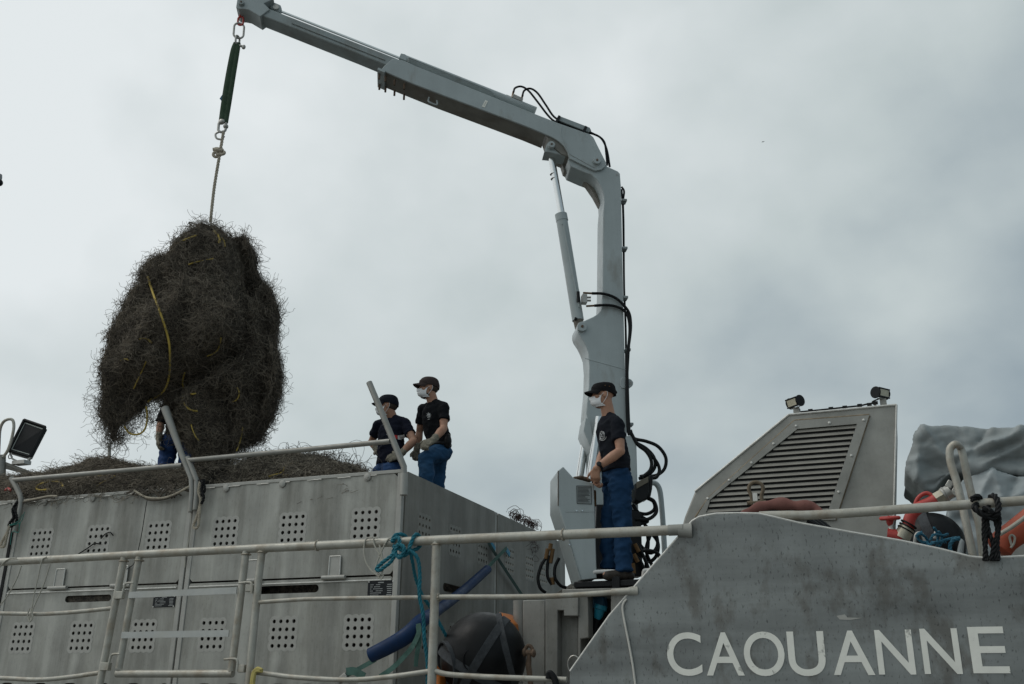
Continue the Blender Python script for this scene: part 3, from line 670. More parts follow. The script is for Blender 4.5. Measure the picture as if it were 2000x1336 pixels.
for px, off in (([(1156, 573), (1180, 574), (1202, 582), (1218, 596), (1229, 612), (1232, 635), (1230, 660), (1226, 690), (1225, 730), (1227, 800), (1229, 845)], .2),
                ([(1161, 597), (1185, 596), (1204, 599), (1219, 607), (1227, 620), (1230, 645), (1227, 690), (1224, 760), (1226, 830), (1230, 850)], .2),
                ([(1214, 365), (1219, 374), (1217, 395), (1218, 440), (1219, 560), (1222, 640), (1223, 735), (1225, 830), (1228, 850)], .06),
                ([(1214, 370), (1217, 420), (1219, 560), (1222, 640), (1224, 735)], .02)):
    MB().tube(smooth_path([onC(x, y, off) for x, y in px], 5), .0165 if off > .1 else .012, 8).build('hydraulic_hose', hose_m, crane)
for x, y in ((1218, 394), (1219, 487), (1220, 583), (1225, 685), (1230, 830)): MB().box(onC(x, y, .1), (.06, .1, .028), (E1, NC, (0, 0, 1))).build('hose_clamp', crane_ext, crane, bevel=.004)
ep = [onC(x, y, W2 + .012) for x, y in [(1212, 740), (1216, 737), (1222, 737), (1233, 741), (1237, 746), (1236.5, 752), (1230, 757), (1222, 759.5), (1214, 758), (1211, 752)]]
MB().prism(ep, -NC * .05).build('lifting_eye', crane_m, crane, bevel=.006)
MB().lathe(onC(1231.5, 748.5, W2 + .010), NC, [(0, .016), (.005, .016)], 14).build('eye_hole', label_m, crane)
MB().lathe(onC(1205, 342, W2 - .003), NC, [(0, .014), (.006, .014)], 14).build('eye_hole', label_m, crane)
# luffing cylinders at the foot
MB().prism([onC(x, y, .19) for x, y in [(1144, 815), (1152, 822), (1158, 850), (1156, 880), (1150, 866), (1140, 842)]], -NC * .34).build('foot_lug', crane_m, crane, bevel=.006)
for a, b_, off, r in (((1149, 822), (1131, 938), -.13, .042), ((1170, 815), (1150, 950), .22, .040)):
    MB().tube([onC(*a, off), onC(*b_, off)], r, 18).build('cylinder_rod', chrome, crane)
# slew column and base under the boom column
MB().prism([onC(x, y, .2) for x, y in [(1190, 851), (1238, 851), (1243, 858), (1247, 1000), (1247, 1108), (1190, 1112)]], -NC * .36).build('slew_housing', crane_m, crane, bevel=.008)
MB().prism([onC(x, y, .24) for x, y in [(1165, 985), (1205, 985), (1252, 1000), (1256, 1125), (1160, 1128)]], -NC * .2).build('valve_bank', black_p, crane, bevel=.01)
vr = MB()
for i in range(9): y = 1000 + i * 11; vr.tube([onC(1166, y, .20), onC(1185, y + 5, .20)], .022, 8)
vr.build('bellows', rubber, crane)
base = MB(); base.box(onC(1205, 1160, -.1) - np.array([0, 0, .40]), (1.1, 1.0, .9), (E1, NC, (0, 0, 1))); base.build('pedestal', alu_side, crane, bevel=.01)
# control console carried by the crane
DCON = 1.62
con_px = [(1090, 919), (1100, 911), (1121, 934), (1160, 944), (1163, 1034), (1166, 1130), (1135, 1133), (1105, 1034), (1090, 989)]
con = MB().prism([onC(x, y, DCON) for x, y in con_px], -NC * .46).build('control_console', crane_m, crane, bevel=.008)
sm = MB(); sm.tube([onC(1090, 919.5, DCON + .001), onC(1090, 988, DCON + .001)], .004, 6); sm.build('door_seam', rust, con)
pq = [onC(x, y, DCON + .002) for x, y in ((1126, 949), (1154.5, 949.5), (1155.5, 984.5), (1127, 983.5))]
pl = MB().prism(pq, NC * .002).build('instruction_plate', crane_ext, con)
ln = MB(); rr = random.Random(5)
for k in range(12):
    y = 952.5 + k * 2.5; L = rr.uniform(14, 24) if k != 0 else 25
    ln.tube([onC(1128.5, y, DCON + .0045), onC(1128.5 + L, y + .3, DCON + .0045)], .0022, 5)
for i in range(4): ln.tube([pq[i] + NC * .003, pq[(i + 1) % 4] + NC * .003], .0022, 5)
ln.build('printed_lines', plate_m, pl)
bo = MB()
for x in (1126, 1137): bo.lathe(onC(x, 998, DCON), NC, [(0, .008), (.01, .006)], 10)
bo.lathe(onC(1112, 1064, DCON), NC, [(0, .008), (.01, .006)], 10); bo.build('bolt', chrome, con)
lv = MB()
for t in (0, .07, .14): a = onC(1161, 958, DCON - .12 - t); lv.tube([a, a + np.array([.0, 0, -.14])], .016, 8)
lv.build('valve_spool', brass, con)
lvk = MB()
for t in (0, .07): a = onC(1157, 946, DCON - .1 - t); lvk.tube([a, a + np.array([0, 0, .07])], .007, 8); lvk.ell(a + np.array([0, 0, .08]), (.015, .015, .018))
lvk.build('control_lever', black_p, con)
# hose whips behind the operator
for px, off in (([(1231, 840), (1238, 856), (1262, 862), (1285, 872), (1300, 893), (1298, 915), (1283, 928), (1262, 931), (1248, 935)], .12),
                ([(1231, 842), (1240, 862), (1262, 876), (1277, 893), (1279, 912), (1268, 926), (1250, 931)], .16),
                ([(1233, 846), (1245, 868), (1262, 882), (1272, 900), (1270, 918), (1255, 932)], .2),
                ([(1262, 880), (1281, 900), (1288, 918), (1282, 932), (1272, 934)], .18),
                ([(1240, 1000), (1262, 1004), (1278, 995), (1276, 980), (1262, 972)], .2), ([(1240, 1014), (1266, 1014), (1282, 1000), (1278, 980), (1266, 972)], .24), ([(1235, 985), (1252, 1008), (1265, 1018), (1240, 1026)], .22),
                ([(1248, 1005), (1262, 1028), (1280, 1042), (1284, 1065), (1272, 1080), (1255, 1070), (1242, 1050)], .2), ([(1245, 1040), (1268, 1040), (1285, 1060), (1282, 1085), (1268, 1100)], .16),
                ([(1250, 1076), (1272, 1076), (1287, 1084), (1284, 1100), (1262, 1120)], .26), ([(1242, 1060), (1256, 1085), (1270, 1118)], .3), ([(1240, 1085), (1252, 1098), (1262, 1125)], .3),
                ([(1262, 1030), (1266, 1060), (1262, 1100), (1266, 1130)], .1), ([(1272, 1040), (1262, 1075), (1276, 1110)], .12)):
    MB().tube(smooth_path([onC(x, y, off) for x, y in px], 6), .0185, 8).build('hydraulic_hose', hose_m, crane)
for a, b_ in (((1240, 1062), (1248, 1078)), ((1238, 1082), (1246, 1098)), ((1236, 1100), (1238, 1120))): MB().tube([onC(*a, .31), onC(*b_, .31)], .022, 8).build('hose_fitting', brass, crane)
# hose tails left of the console
for px in ([(1066, 1090), (1057, 1105), (1051, 1128), (1055, 1148), (1066, 1158)], [(1072, 1085), (1069, 1110), (1070, 1128), (1078, 1142)], [(1092, 1090), (1084, 1108), (1084, 1128), (1094, 1143), (1106, 1148)]):
    MB().tube(smooth_path([onC(x, y, DCON - .5) for x, y in px], 6), .015, 8).build('hydraulic_hose', hose_m, crane)
for a, b_ in (((1076, 1062), (1074, 1075)), ((1070, 1072), (1066, 1092)), ((1080, 1072), (1075, 1100)), ((1078, 1128), (1080, 1142))): MB().tube([onC(*a, DCON - .5), onC(*b_, DCON - .5)], .02, 8).build('hose_fitting', brass, crane)

# lamp hung behind the operator and the bent pipe guard beside it
lp_ = thing('work_light', onC(1258, 992, .22), 'black lamp box with brown top plate hung behind the crane operator among hoses', 'lamp')
MB().prism([onC(x, y, .34) for x, y in ((1242, 943), (1267, 931), (1268, 960), (1264, 974), (1250, 981), (1241, 977), (1239, 968))], -NC * .16).build('lamp_housing', black_p, lp_, bevel=.012)
MB().prism([onC(x, y, .345) for x, y in ((1243, 942), (1266, 931), (1266, 942), (1243, 955))], NC * .012).build('lamp_cover', mat('brown_cover', (.13, .115, .085), .55, 0, .15, 12), lp_, bevel=.003)
MB().prism([onC(x, y, .30) for x, y in ((1268, 928), (1276, 927), (1274, 955), (1271, 970), (1265, 974), (1267, 950))], -NC * .2).build('lamp_side', black_p, lp_, bevel=.008)
gp = thing('pipe_guard', onC(1299, 1120, -.3), 'light grey bent pipe guard standing right of the crane hoses', 'pipe')
MB().tube(smooth_path([onC(x, y, -.3) for x, y in ((1262, 946), (1276, 943), (1284, 948), (1289, 960), (1292, 985), (1296, 1040), (1301, 1140))], 5), .030, 12).build('pipe', crane_m, gp)

ws = MB(); ws.tube([onC(1143, 700, W2 + .001), onC(1222, 722, W2 + .001)], .004, 6)
ws.tube(smooth_path([onC(x, y, W2 + .0315) for x, y in ((1097, 246), (1096, 262), (1104, 282), (1112, 300))], 4), .0045, 6)
ws.tube([onC(1113, 301, W2 + .032), onC(1160, 327, W2 + .032)], .006, 6); ws.build('weld_seam', crane_m, col)
ps = MB(); ps.tube([onC(1104, 1000, DCON + .0005), onC(1163, 1000, DCON + .0005)], .0018, 5); ps.tube([onC(1105, 1034, DCON + .001), onC(1135, 1132, DCON + .001)], .004, 6); ps.build('panel_seam', crane_ext, con)

# ================================================================ nets
core_m = mat('net_mass', (.10, .084, .064), .95, 0, .35, 9, 1.0, 70, 0, (.035, .030, .025), .95, 24, dlo=.42, dhi=.58)
net_a = mat('brown_twine', (.225, .19, .145), .85, 0, .30, 5)
net_b = mat('dark_twine', (.095, .080, .062), .85, 0, .30, 5)
yel = mat('yellow_rope', (.50, .36, .075), .7, 0, .25, 12, .2, 90)
tan_r = mat('tan_rope', (.42, .37, .29), .8, 0, .2, 20, .3, 90)
redw = mat('reddish_wire', (.075, .045, .04), .8, 0, .3, 20)
DN = 9.68
net = thing('hanging_net', atD(410, 640, DN), 'huge bundle of tangled dark brown fishing net hanging from the crane', 'net')
bl = MB(); S1 = 1 / 1850 * DN * 1.02
def lump(px, py, r, dd=0.0, ry=None, flat=.75, rx=None):
    c = atD(px, py, DN + dd); bl.ell(c, ((rx or r) * S1, r * S1 * flat, (ry or r) * S1), (_r0, _fh, (0, 0, 1)), 18, 12)
for a in [(408, 478, 38, 0, 40), (400, 520, 72, 0, 70), (455, 520, 38, .18, 75), (380, 580, 100, 0, 80), (462, 592, 48, .26, 92), (330, 575, 62, -.05, 75), (300, 620, 66, -.05, 80), (268, 655, 50, -.05, 70), (345, 660, 110, -.05, 90), (440, 660, 95, .1, 100), (488, 660, 50, .32, 125),
          (265, 690, 48, -.05, 85), (240, 740, 38, -.03, 75), (300, 715, 78, -.05, 62), (470, 740, 78, .05, 100), (400, 770, 62, 0, 80), (500, 770, 44, .30, 85), (425, 810, 78, .12, 85), (330, 640, 60, -.30, 50), (385, 600, 70, -.27, 60), (420, 640, 60, -.28, 48), (300, 700, 52, -.28, 40), (350, 690, 45, -.28, 34), (425, 740, 50, -.12, 44), (380, 540, 60, -.2, 45), (415, 500, 40, -.15, 50), (484, 808, 44, .28, 60), (420, 860, 48, .05, 50), (228, 795, 30, -.02, 50), (225, 840, 13, -.02, 34), (275, 750, 45, -.03, 40), (360, 800, 30, .1, 60), (250, 785, 36, 0, 36)]:
    px, py, r, dd, ry = a; lump(px, py, r, dd, ry)
V, NN, F = remesh(bl, .045, 3)
off = np.array([fbm(p, 1.7, 4) * .09 + fbm((p[0] * 2.4, p[1] * 2.4, p[2] * .9), 1.6, 3) * .11 + fbm(p, 6, 3) * .03 for p in V]); V = V + NN * (off * (.22 + .78 * np.abs(NN @ _fh)))[:, None]
# deep folds where one hanging lap of net lies over the next
fold_px = [([(448, 440), (468, 500), (478, 570), (472, 640), (448, 690), (400, 722), (352, 745)], 15, .20), ([(496, 500), (512, 590), (516, 680), (508, 770), (490, 850)], 11, .13), ([(345, 745), (338, 800), (350, 870)], 14, .16),
           ([(300, 640), (262, 700), (250, 770)], 9, .07), ([(395, 470), (372, 540), (360, 620)], 9, .06), ([(440, 740), (452, 800), (440, 870)], 10, .10)]
q = V - CAM; dep = q @ _f; PXY = np.c_[1000 + FPX * (q @ _r) / dep, 668 - FPX * (q @ _u) / dep]; front = (NN @ -_fh) > -.1
for line, wd, dp in fold_px:
    L_ = np.array(line, float); best = np.full(len(V), 1e9)
    for a_, b_ in zip(L_[:-1], L_[1:]):
        ab = b_ - a_; t = np.clip(((PXY - a_) @ ab) / (ab @ ab), 0, 1); best = np.minimum(best, np.linalg.norm(PXY - a_ - t[:, None] * ab, axis=1))
    V = V + (_fh[None, :] * (front * dp * np.exp(-(best / wd) ** 2))[:, None])
raw('net_core', V, F, core_m, net)
S, NR = sample(V, F, 26000, RNG)
# thinner lower fringe lets the sky through
P = curl(S[:16000], NR[:16000], RNG, K=20, step=.0145, lift=.007, curv=.36, out0=.002)
v, f = strands(P, .0019); raw('twine', v, f, net_a, net)
P = curl(S[16000:], NR[16000:], RNG, K=20, step=.014, lift=.010, curv=.36)
v, f = strands(P, .0018); raw('twine', v, f, net_b, net)
# loose loops of mesh standing off the outline, thickest on the right flank
def arcs(seeds, nrm, rng, r0=.03, asp=1.0, K=11):
    S_ = len(seeds); nrm = nrm / (np.linalg.norm(nrm, axis=1, keepdims=True) + 1e-9)
    u = np.cross(nrm, rng.normal(size=(S_, 3))); u /= np.linalg.norm(u, axis=1, keepdims=True) + 1e-9; w_ = np.cross(nrm, u)
    r = r0 * np.clip(np.exp(rng.normal(0, .45, S_)), .4, 2.0); a_ = asp * rng.uniform(.5, 1.9, S_); sk = rng.normal(0, .45, S_); t = np.linspace(-.25, math.pi + .25, K)
    P = np.empty((S_, K, 3))
    for k in range(K):
        c, q = math.cos(t[k]), math.sin(t[k]); P[:, k] = seeds + u * (r * c)[:, None] + nrm * (r * a_ * q)[:, None] + w_ * (r * sk * q * (1 + c))[:, None]
    return P + rng.normal(0, .0022, P.shape)
ctr = atD(395, 660, DN)
S, NR = sample(V, F, 4800, RNG, lambda c, n: .15 + (np.abs((c - ctr) @ _r0) / .9) ** 2 * .5 + (((c - ctr) @ _r0) > .40) * 1.4)
rt_ = ((S - ctr) @ _r0) > .40
v, f = strands(arcs(S[~rt_], NR[~rt_], RNG, .015), .0014); raw('loose_twine', v, f, net_b, net)
v, f = strands(arcs(S[rt_], NR[rt_], RNG, .024, 1.15), .0014); raw('loose_twine', v, f, net_b, net)
# hanging hem: open loops of mesh under the left lobe and the right foot
def hem(n, boxes, K=18, step=.02, r=.0017):
    seeds = []
    for (xa, ya, xb, yb, dd) in boxes:
        for _ in range(n): seeds.append(atD(random.uniform(xa, xb), random.uniform(ya, yb), DN + random.uniform(-.2, .25) + dd))
    seeds = np.array(seeds); nr = np.tile(-_fh, (len(seeds), 1)) + RNG.normal(0, .5, (len(seeds), 3)); nr /= np.linalg.norm(nr, axis=1, keepdims=True)
    return strands(curl(seeds, nr, RNG, K=K, step=step, lift=.03, curv=.55), r)
v, f = hem(75, [(205, 800, 255, 850, 0), (210, 840, 242, 868, 0), (255, 790, 300, 830, 0), (395, 870, 480, 925, .1), (430, 860, 520, 890, .1), (300, 770, 345, 800, 0), (196, 740, 220, 820, 0)]); raw('hem_mesh', v, f, net_b, net)
# yellow and white lines tangled in the bundle
bvh = BVHTree.FromPolygons([tuple(p) for p in V], [tuple(int(i) for i in q) for q in F])
def on_net(x, y, lift=.03):
    d = unit(ray(x, y)); h = bvh.ray_cast(Vector(CAM), Vector(d))
    return (np.array(h[0]) - d * lift) if h[0] is not None else atD(x, y, DN - .1)
def net_rope(px, r=.0075, m=yel, lift=.045, name='rope'):
    P = smooth_path([on_net(x, y, lift) for x, y in px], 3); P = smooth_path([sum(P[max(0, i - 1):i + 2]) / len(P[max(0, i - 1):i + 2]) for i in range(0, len(P), 2)], 3)
    return MB().tube(P, r * 1.15, 7).build(name, m, net)
net_rope([(287, 535), (296, 565), (307, 595), (318, 625), (330, 665), (332, 700), (330, 740), (318, 768), (298, 778), (285, 788)], .0095)
net_rope([(332, 487), (350, 473), (375, 463), (398, 456)], .009)
net_rope([(416, 450), (428, 462), (428, 478)], .011); net_rope([(420, 452), (436, 466), (440, 485)], .009)
net_rope([(285, 790), (288, 815), (283, 840), (268, 849), (250, 845), (240, 825)], .008)
net_rope([(340, 575), (330, 612)], .005); net_rope([(365, 518), (385, 511), (424, 504)], .006)
net_rope([(270, 663), (282, 660), (292, 665), (297, 672)], .008); net_rope([(288, 700), (275, 730), (258, 765)], .006); net_rope([(234, 705), (245, 700), (252, 705)], .006)
net_rope([(432, 655), (428, 680), (415, 692), (398, 697)], .007); net_rope([(362, 725), (356, 745), (360, 762), (372, 770), (384, 768)], .0075)
net_rope([(356, 765), (360, 790), (375, 802), (392, 803)], .008); net_rope([(462, 755), (468, 768), (462, 782), (450, 786)], .006); net_rope([(475, 830), (470, 860), (460, 885)], .006); net_rope([(372, 825), (380, 850), (390, 862)], .005)
net_rope([(452, 478), (462, 490), (468, 515)], .007, tan_r); net_rope([(366, 434), (380, 436), (392, 444), (400, 448)], .006, net_b); net_rope([(366, 434), (378, 443), (392, 452)], .006, net_b)

# lifting gear: a hook chain, ring, round sling, shackles and the rope down to the net
def atT(x, y): return atD(x, y, DN - .06)
lg = thing('lifting_sling', atT(450, 150), 'dark green textile sling with shackles hanging from the crane tip', 'sling')
green = mat('green_webbing', (.030, .060, .032), .8, 0, .25, 8, .2, 60)
def link(mb, c, d, side, L, Wd, r):
    d = unit(d); side = unit(np.asarray(side) - d * (np.asarray(side) @ d)); P = []
    for k in range(24):
        a = 2 * math.pi * k / 24; u, v = math.cos(a), math.sin(a)
        P.append(c + d * ((L - Wd) / 2 * (1 if u > 0 else -1) + Wd / 2 * u) + side * (Wd / 2 * v))
    return mb.tube(P, r, 8, closed=True)
dn = unit(atT(445, 250) - atT(462, 80))
a = MB(); link(a, atT(470.5, 24), dn, _fh, .13, .06, .012); link(a, atT(470, 41), dn, _r0, .12, .065, .012); a.build('hook_chain', red_p, lg)
a = MB(); link(a, atT(466.5, 60), dn, _r0 + _fh * .3, .215, .115, .0125); a.build('master_ring', steel, lg)
a = MB(); link(a, atT(464, 79), dn, _fh + _r0 * .4, .12, .07, .012); a.cyl(atT(461, 86), atT(476, 92), .015, 8); a.ell(atT(476, 92), (.025, .02, .03)); a.build('shackle', steel, lg)
for s_, m_, w_ in ((-.022, green, .036), (.026, green, .033)):
    P = [atT(x, y) + _r0 * s_ * k for (x, y), k in zip(((463, 84), (459, 100), (450, 150), (442, 200), (436, 240)), (.4, .9, 1.1, 1.1, .9))]
    MB().tube(smooth_path(P, 5), w_, 10, squash=.55, ref=_r0).build('sling_strand', m_, lg)
t = MB(); t.prism([atT(438, 180), atT(429, 193), (atT(434, 199)), atT(440, 192)], -_fh * .004); t.build('label_tag', mat('blue_tag', (.02, .10, .18), .6), lg)
a = MB(); link(a, atT(434, 247), dn, _r0, .15, .085, .016); a.ell(atT(441, 247), (.03, .03, .03)); a.tube(smooth_path([atT(427, 258), atT(421, 262), atT(423, 270), atT(432, 272), atT(438, 266)], 4), .012, 8); a.ell(atT(433, 238), (.045, .03, .035)); a.build('shackle', steel, lg)
ro = MB(); ro.rope([atT(437, 256), atT(432, 285), atT(426, 320), atT(418, 370), atT(411, 434)], .017, .11); o = ro.build('hoist_rope', tan_r); tag(o, 'pale twisted rope with a knot from the green sling down to the hanging net', 'rope')
kn = MB()
for k, (x, y, r) in enumerate(((427, 292, .045), (431, 299, .042), (424, 301, .04))): link(kn, atT(x, y), _r0 + _z * (.3 * k - .2), _fh * (1 - k * .6) + _z, .085, .055, .017)
kn.tube([atT(430, 291), atT(416, 292)], .02, 8); kn.build('knot', tan_r, o)

# heaps lying in the containers
def heap(name, x0, x1, prof, label, y0=YC + .03, y1=YC + 2.35, base=3.12, n=5200, ridge=8.75, front=3.5, group=None, ma=net_a, low=0.0):
    xs = np.array([p[0] for p in prof]); zs = np.array([p[1] for p in prof]); nx, ny = 84, 34
    V = np.empty((nx, ny, 3))
    for i in range(nx):
        x = x0 + (x1 - x0) * i / (nx - 1); zr = np.interp(x, xs, zs)
        for j in range(ny):
            y = y0 + (y1 - y0) * j / (ny - 1); t = max(0, 1 - ((y - ridge) / (y1 - ridge if y > ridge else ridge - y0)) ** 2)
            fr = min(front, zr) if y <= ridge else base
            z = fr + (zr - fr) * t ** .8 + (fbm((x, y, 1), 2.2, 4) * .05 + fbm((x, y, 5), 8, 3) * .02)
            V[i, j] = (x, y, z)
    idx = np.arange(nx * ny).reshape(nx, ny)
    Fq = np.stack([idx[:-1, :-1], idx[1:, :-1], idx[1:, 1:], idx[:-1, 1:]], -1).reshape(-1, 4)
    # sides down to the container floor
    ring = np.concatenate([idx[:, 0], idx[-1, 1:], idx[-2::-1, -1], idx[0, -2:0:-1]]); low_ = V.reshape(-1, 3)[ring].copy(); low_[:, 2] = 1.45
    Va = np.concatenate([V.reshape(-1, 3), low_]); m_ = len(ring); k = np.arange(m_); b = nx * ny + k
    Fs = np.stack([ring, b, np.roll(b, -1), np.roll(ring, -1)], -1)
    h = thing(name, ((x0 + x1) / 2, (y0 + y1) / 2, 1.45), label, 'net', group)
    raw('net_core', Va, np.concatenate([Fq, Fs]), core_m, h)
    Vt = V.reshape(-1, 3); S, NR = sample(Vt, Fq, n, RNG, lambda c, n_: .25 + (c[:, 1] < ridge + .3)); NR *= np.sign(NR[:, 2:3] + 1e-9)
    q = int(n * .55); P = curl(S[:q], NR[:q], RNG, K=18, step=.019, lift=.016, curv=.42); v, f = strands(P, .0019); raw('twine', v, f, ma, h)
    P = curl(S[q:], NR[q:], RNG, K=18, step=.017, lift=.010, curv=.42); v, f = strands(P, .0019); raw('twine', v, f, net_b, h)
    S, NR = sample(Vt, Fq, n // 7, RNG, lambda c, n_: .3 + (np.abs(c[:, 1] - ridge) < .35) * 1.0); NR *= np.sign(NR[:, 2:3] + 1e-9); v, f = strands(arcs(S, NR, RNG, .020), .0015); raw('loose_twine', v, f, net_b, h)
    return h, Vt, Fq
RY = 8.55
def rp(px): return [(float(onY(x, y, RY)[0]), float(onY(x, y, RY)[2])) for x, y in px]
net_p = mat('grey_brown_twine', (.28, .24, .185), .85, 0, .30, 5)
hA, vA, fA = heap('net_heap', XL + .06, XM - .06, rp([(20, 945), (60, 922), (110, 905), (145, 898), (185, 897), (225, 902), (260, 911), (300, 922), (340, 930), (375, 934)]), 'long heap of brown net spilling over the container rim, yellow line coiled on it', ridge=RY, front=3.60, group='nets heaped in the containers', n=9500, ma=net_p)
hC, vC, fC = heap('net_heap', XL - 2.1, XL - .09, rp([(-250, 975), (-60, 962), (0, 956), (25, 945)]), 'end of a brown net heap at the left edge, a red scrap on it', ridge=RY, front=3.60, group='nets heaped in the containers', n=5000, ma=net_p)
hB, vB, fB = heap('net_heap', XM + .07, XR - .30, rp([(385, 930), (430, 908), (480, 896), (520, 893), (570, 893), (620, 900), (660, 909), (700, 921), (730, 945), (790, 975)]), 'low heap of brown net in front of the two men, yellow line on top', y0=YC + .16, ridge=RY, front=3.45, group='nets heaped in the containers', n=8500, ma=net_p)
def heap_rope(h, V, F, px, r=.008, m=yel, lift=.03):
    bv = BVHTree.FromPolygons([tuple(p) for p in V], [tuple(int(i) for i in q) for q in F]); P = []
    for x, y in px:
        d = unit(ray(x, y)); t = bv.ray_cast(Vector(CAM), Vector(d)); P.append(np.array(t[0]) - d * lift if t[0] is not None else onY(x, y, YC + .1))
    MB().tube(smooth_path(P, 5), r, 7).build('rope', m, h)
heap_rope(hA, vA, fA, [(98, 956), (75, 957), (72, 950), (85, 943), (105, 940), (120, 944), (123, 951)], .010)
heap_rope(hA, vA, fA, [(180, 961), (195, 945), (220, 933)], .007); heap_rope(hA, vA, fA, [(178, 932), (200, 929), (225, 930)], .007); heap_rope(hA, vA, fA, [(132, 938), (138, 943), (160, 941), (178, 939)], .006, tan_r)
heap_rope(hB, vB, fB, [(525, 931), (552, 922), (558, 910), (580, 904), (604, 901)], .010); heap_rope(hB, vB, fB, [(552, 925), (556, 929), (566, 926)], .009); heap_rope(hB, vB, fB, [(568, 928), (580, 920), (594, 909)], .006, tan_r)
heap_rope(hC, vC, fC, [(10, 958), (16, 954), (20, 958)], .014, red_p)
# loose loops standing up on the low heap, and the net hem hanging over the container rim
S = np.array([onY(x, y, RY) for x, y in np.c_[RNG.uniform(560, 690, 130), RNG.uniform(893, 912, 130)]]); S[:, 1] += RNG.uniform(-.3, .5, 130)
P = arcs(S, np.tile([0, 0, 1.0], (130, 1)) + RNG.normal(0, .35, (130, 3)), RNG, .055, 1.2); v, f = strands(P, .0022); raw('loose_twine', v, f, net_b, hB)
sw = []
for i in range(34):
    x = random.uniform(262, 372); y0 = 958 - (x - 262) * .10; y1 = y0 + random.uniform(8, 24) * (1 - abs(x - 318) / 80)
    a = onY(x, y0 - 4, YC - .02); b = onY(x + random.choice((-1, 1)) * random.uniform(10, 22), max(y1, y0 + 4), YC - .04); mid = (a + b) / 2 + np.array([0, -.015, -.02])
    t = np.linspace(0, 1, 12)[:, None]; sw.append((1 - t) ** 2 * a + 2 * t * (1 - t) * mid + t ** 2 * b)
v, f = strands(np.array(sw), .008, 5); raw('net_hem', v, f, net_b, hA)
def hang_rope(px, r, m, parent, name, Y=YC - .06): return MB().tube(smooth_path([onY(x, y, Y) for x, y in px], 5), r, 7).build(name, m, parent)
hang_rope([(262, 958), (285, 971), (315, 973), (340, 966), (372, 949)], .011, tan_r, hA, 'head_rope'); hang_rope([(268, 962), (290, 976), (320, 975), (345, 967)], .009, net_b, hA, 'head_rope')
hang_rope([(48, 978), (70, 974), (95, 969), (112, 969)], .010, tan_r, hA, 'head_rope'); hang_rope([(45, 981), (68, 977), (93, 972), (106, 973)], .009, net_b, hA, 'head_rope')
# red-brown wire tuft on the rear container
rw = thing('wire_tuft', onX(1020, 1010, XR), 'tuft of reddish brown wire caught on the rear container corner', 'wire')
S = np.array([onX(x, y, XR - .05) for x, y in np.c_[RNG.uniform(1000, 1047, 130), np.zeros(130)] for y in [1004 + (x - 1000) * .48 + RNG.uniform(-1, 7)]])
P = arcs(S, np.array([.1, -.2, .6]) + RNG.normal(0, .55, (130, 3)), RNG, .04, .7); v, f = strands(P, .003); raw('wire', v, f, redw, rw)
S = np.array([onX(x, y, XR + .02) for x, y in np.c_[RNG.uniform(1036, 1050, 9), RNG.uniform(1056, 1072, 9)]]); P = curl(S, np.tile([1.0, 0, 0], (9, 1)), RNG, K=22, step=.02, lift=.02, curv=.3); v, f = strands(P, .0022); raw('wire', v, f, redw, rw)

# ================================================================ people
skin_m = {}
def skin(n, c): return mat('skin_' + n, c, .55, 0, .10, 14, .05, 120, 0, (c[0] * .8, c[1] * .62, c[2] * .55), .35, 9)
cloth_navy = mat('navy_cotton', (.012, .014, .024), .88, 0, .10, 10, .2, 30, spec=.08)
cloth_black = mat('black_cotton', (.011, .012, .014), .88, 0, .10, 10, .2, 30, spec=.08)
cloth_char = mat('charcoal_cotton', (.014, .016, .021), .88, 0, .10, 10, .2, 30, spec=.08)
denim = mat('blue_work_cotton', (.013, .043, .100), .85, 0, .10, 5, .2, 26, 0, (.014, .038, .08), .4, 5, spec=.12)
denim2 = mat('blue_denim', (.022, .068, .140), .85, 0, .12, 6, .2, 26, 0, (.045, .085, .14), .35, 9, spec=.12)
glove_m = mat('dusty_knit_glove', (.23, .21, .165), .9, 0, .25, 25, .4, 120)
mask_m = mat('pleated_white_mask', (.80, .80, .80), .8, 0, .05, 20)
cap_blk = mat('black_cap', (.012, .012, .013), .8, 0, .15, 20, .2, 90, spec=.1)
cap_brn = mat('dark_brown_cap', (.050, .038, .036), .8, 0, .15, 20, .2, 90, spec=.1)
cap_nav = mat('navy_cap', (.012, .014, .020), .8, 0, .15, 20, .2, 90, spec=.1)
hair_m = mat('short_hair', (.055, .040, .028), .9, 0, .3, 60, .4, 160)
boot_m = mat('brown_work_shoe', (.035, .028, .022), .6, 0, .2, 20, .2, 60)
shirt_print = mat('white_shirt_print', (.55, .56, .56), .8, 0, .1, 40)
eye_m = mat('dark_eye', (.02, .015, .012), .25)
def vv(*a): return np.array(a, float)
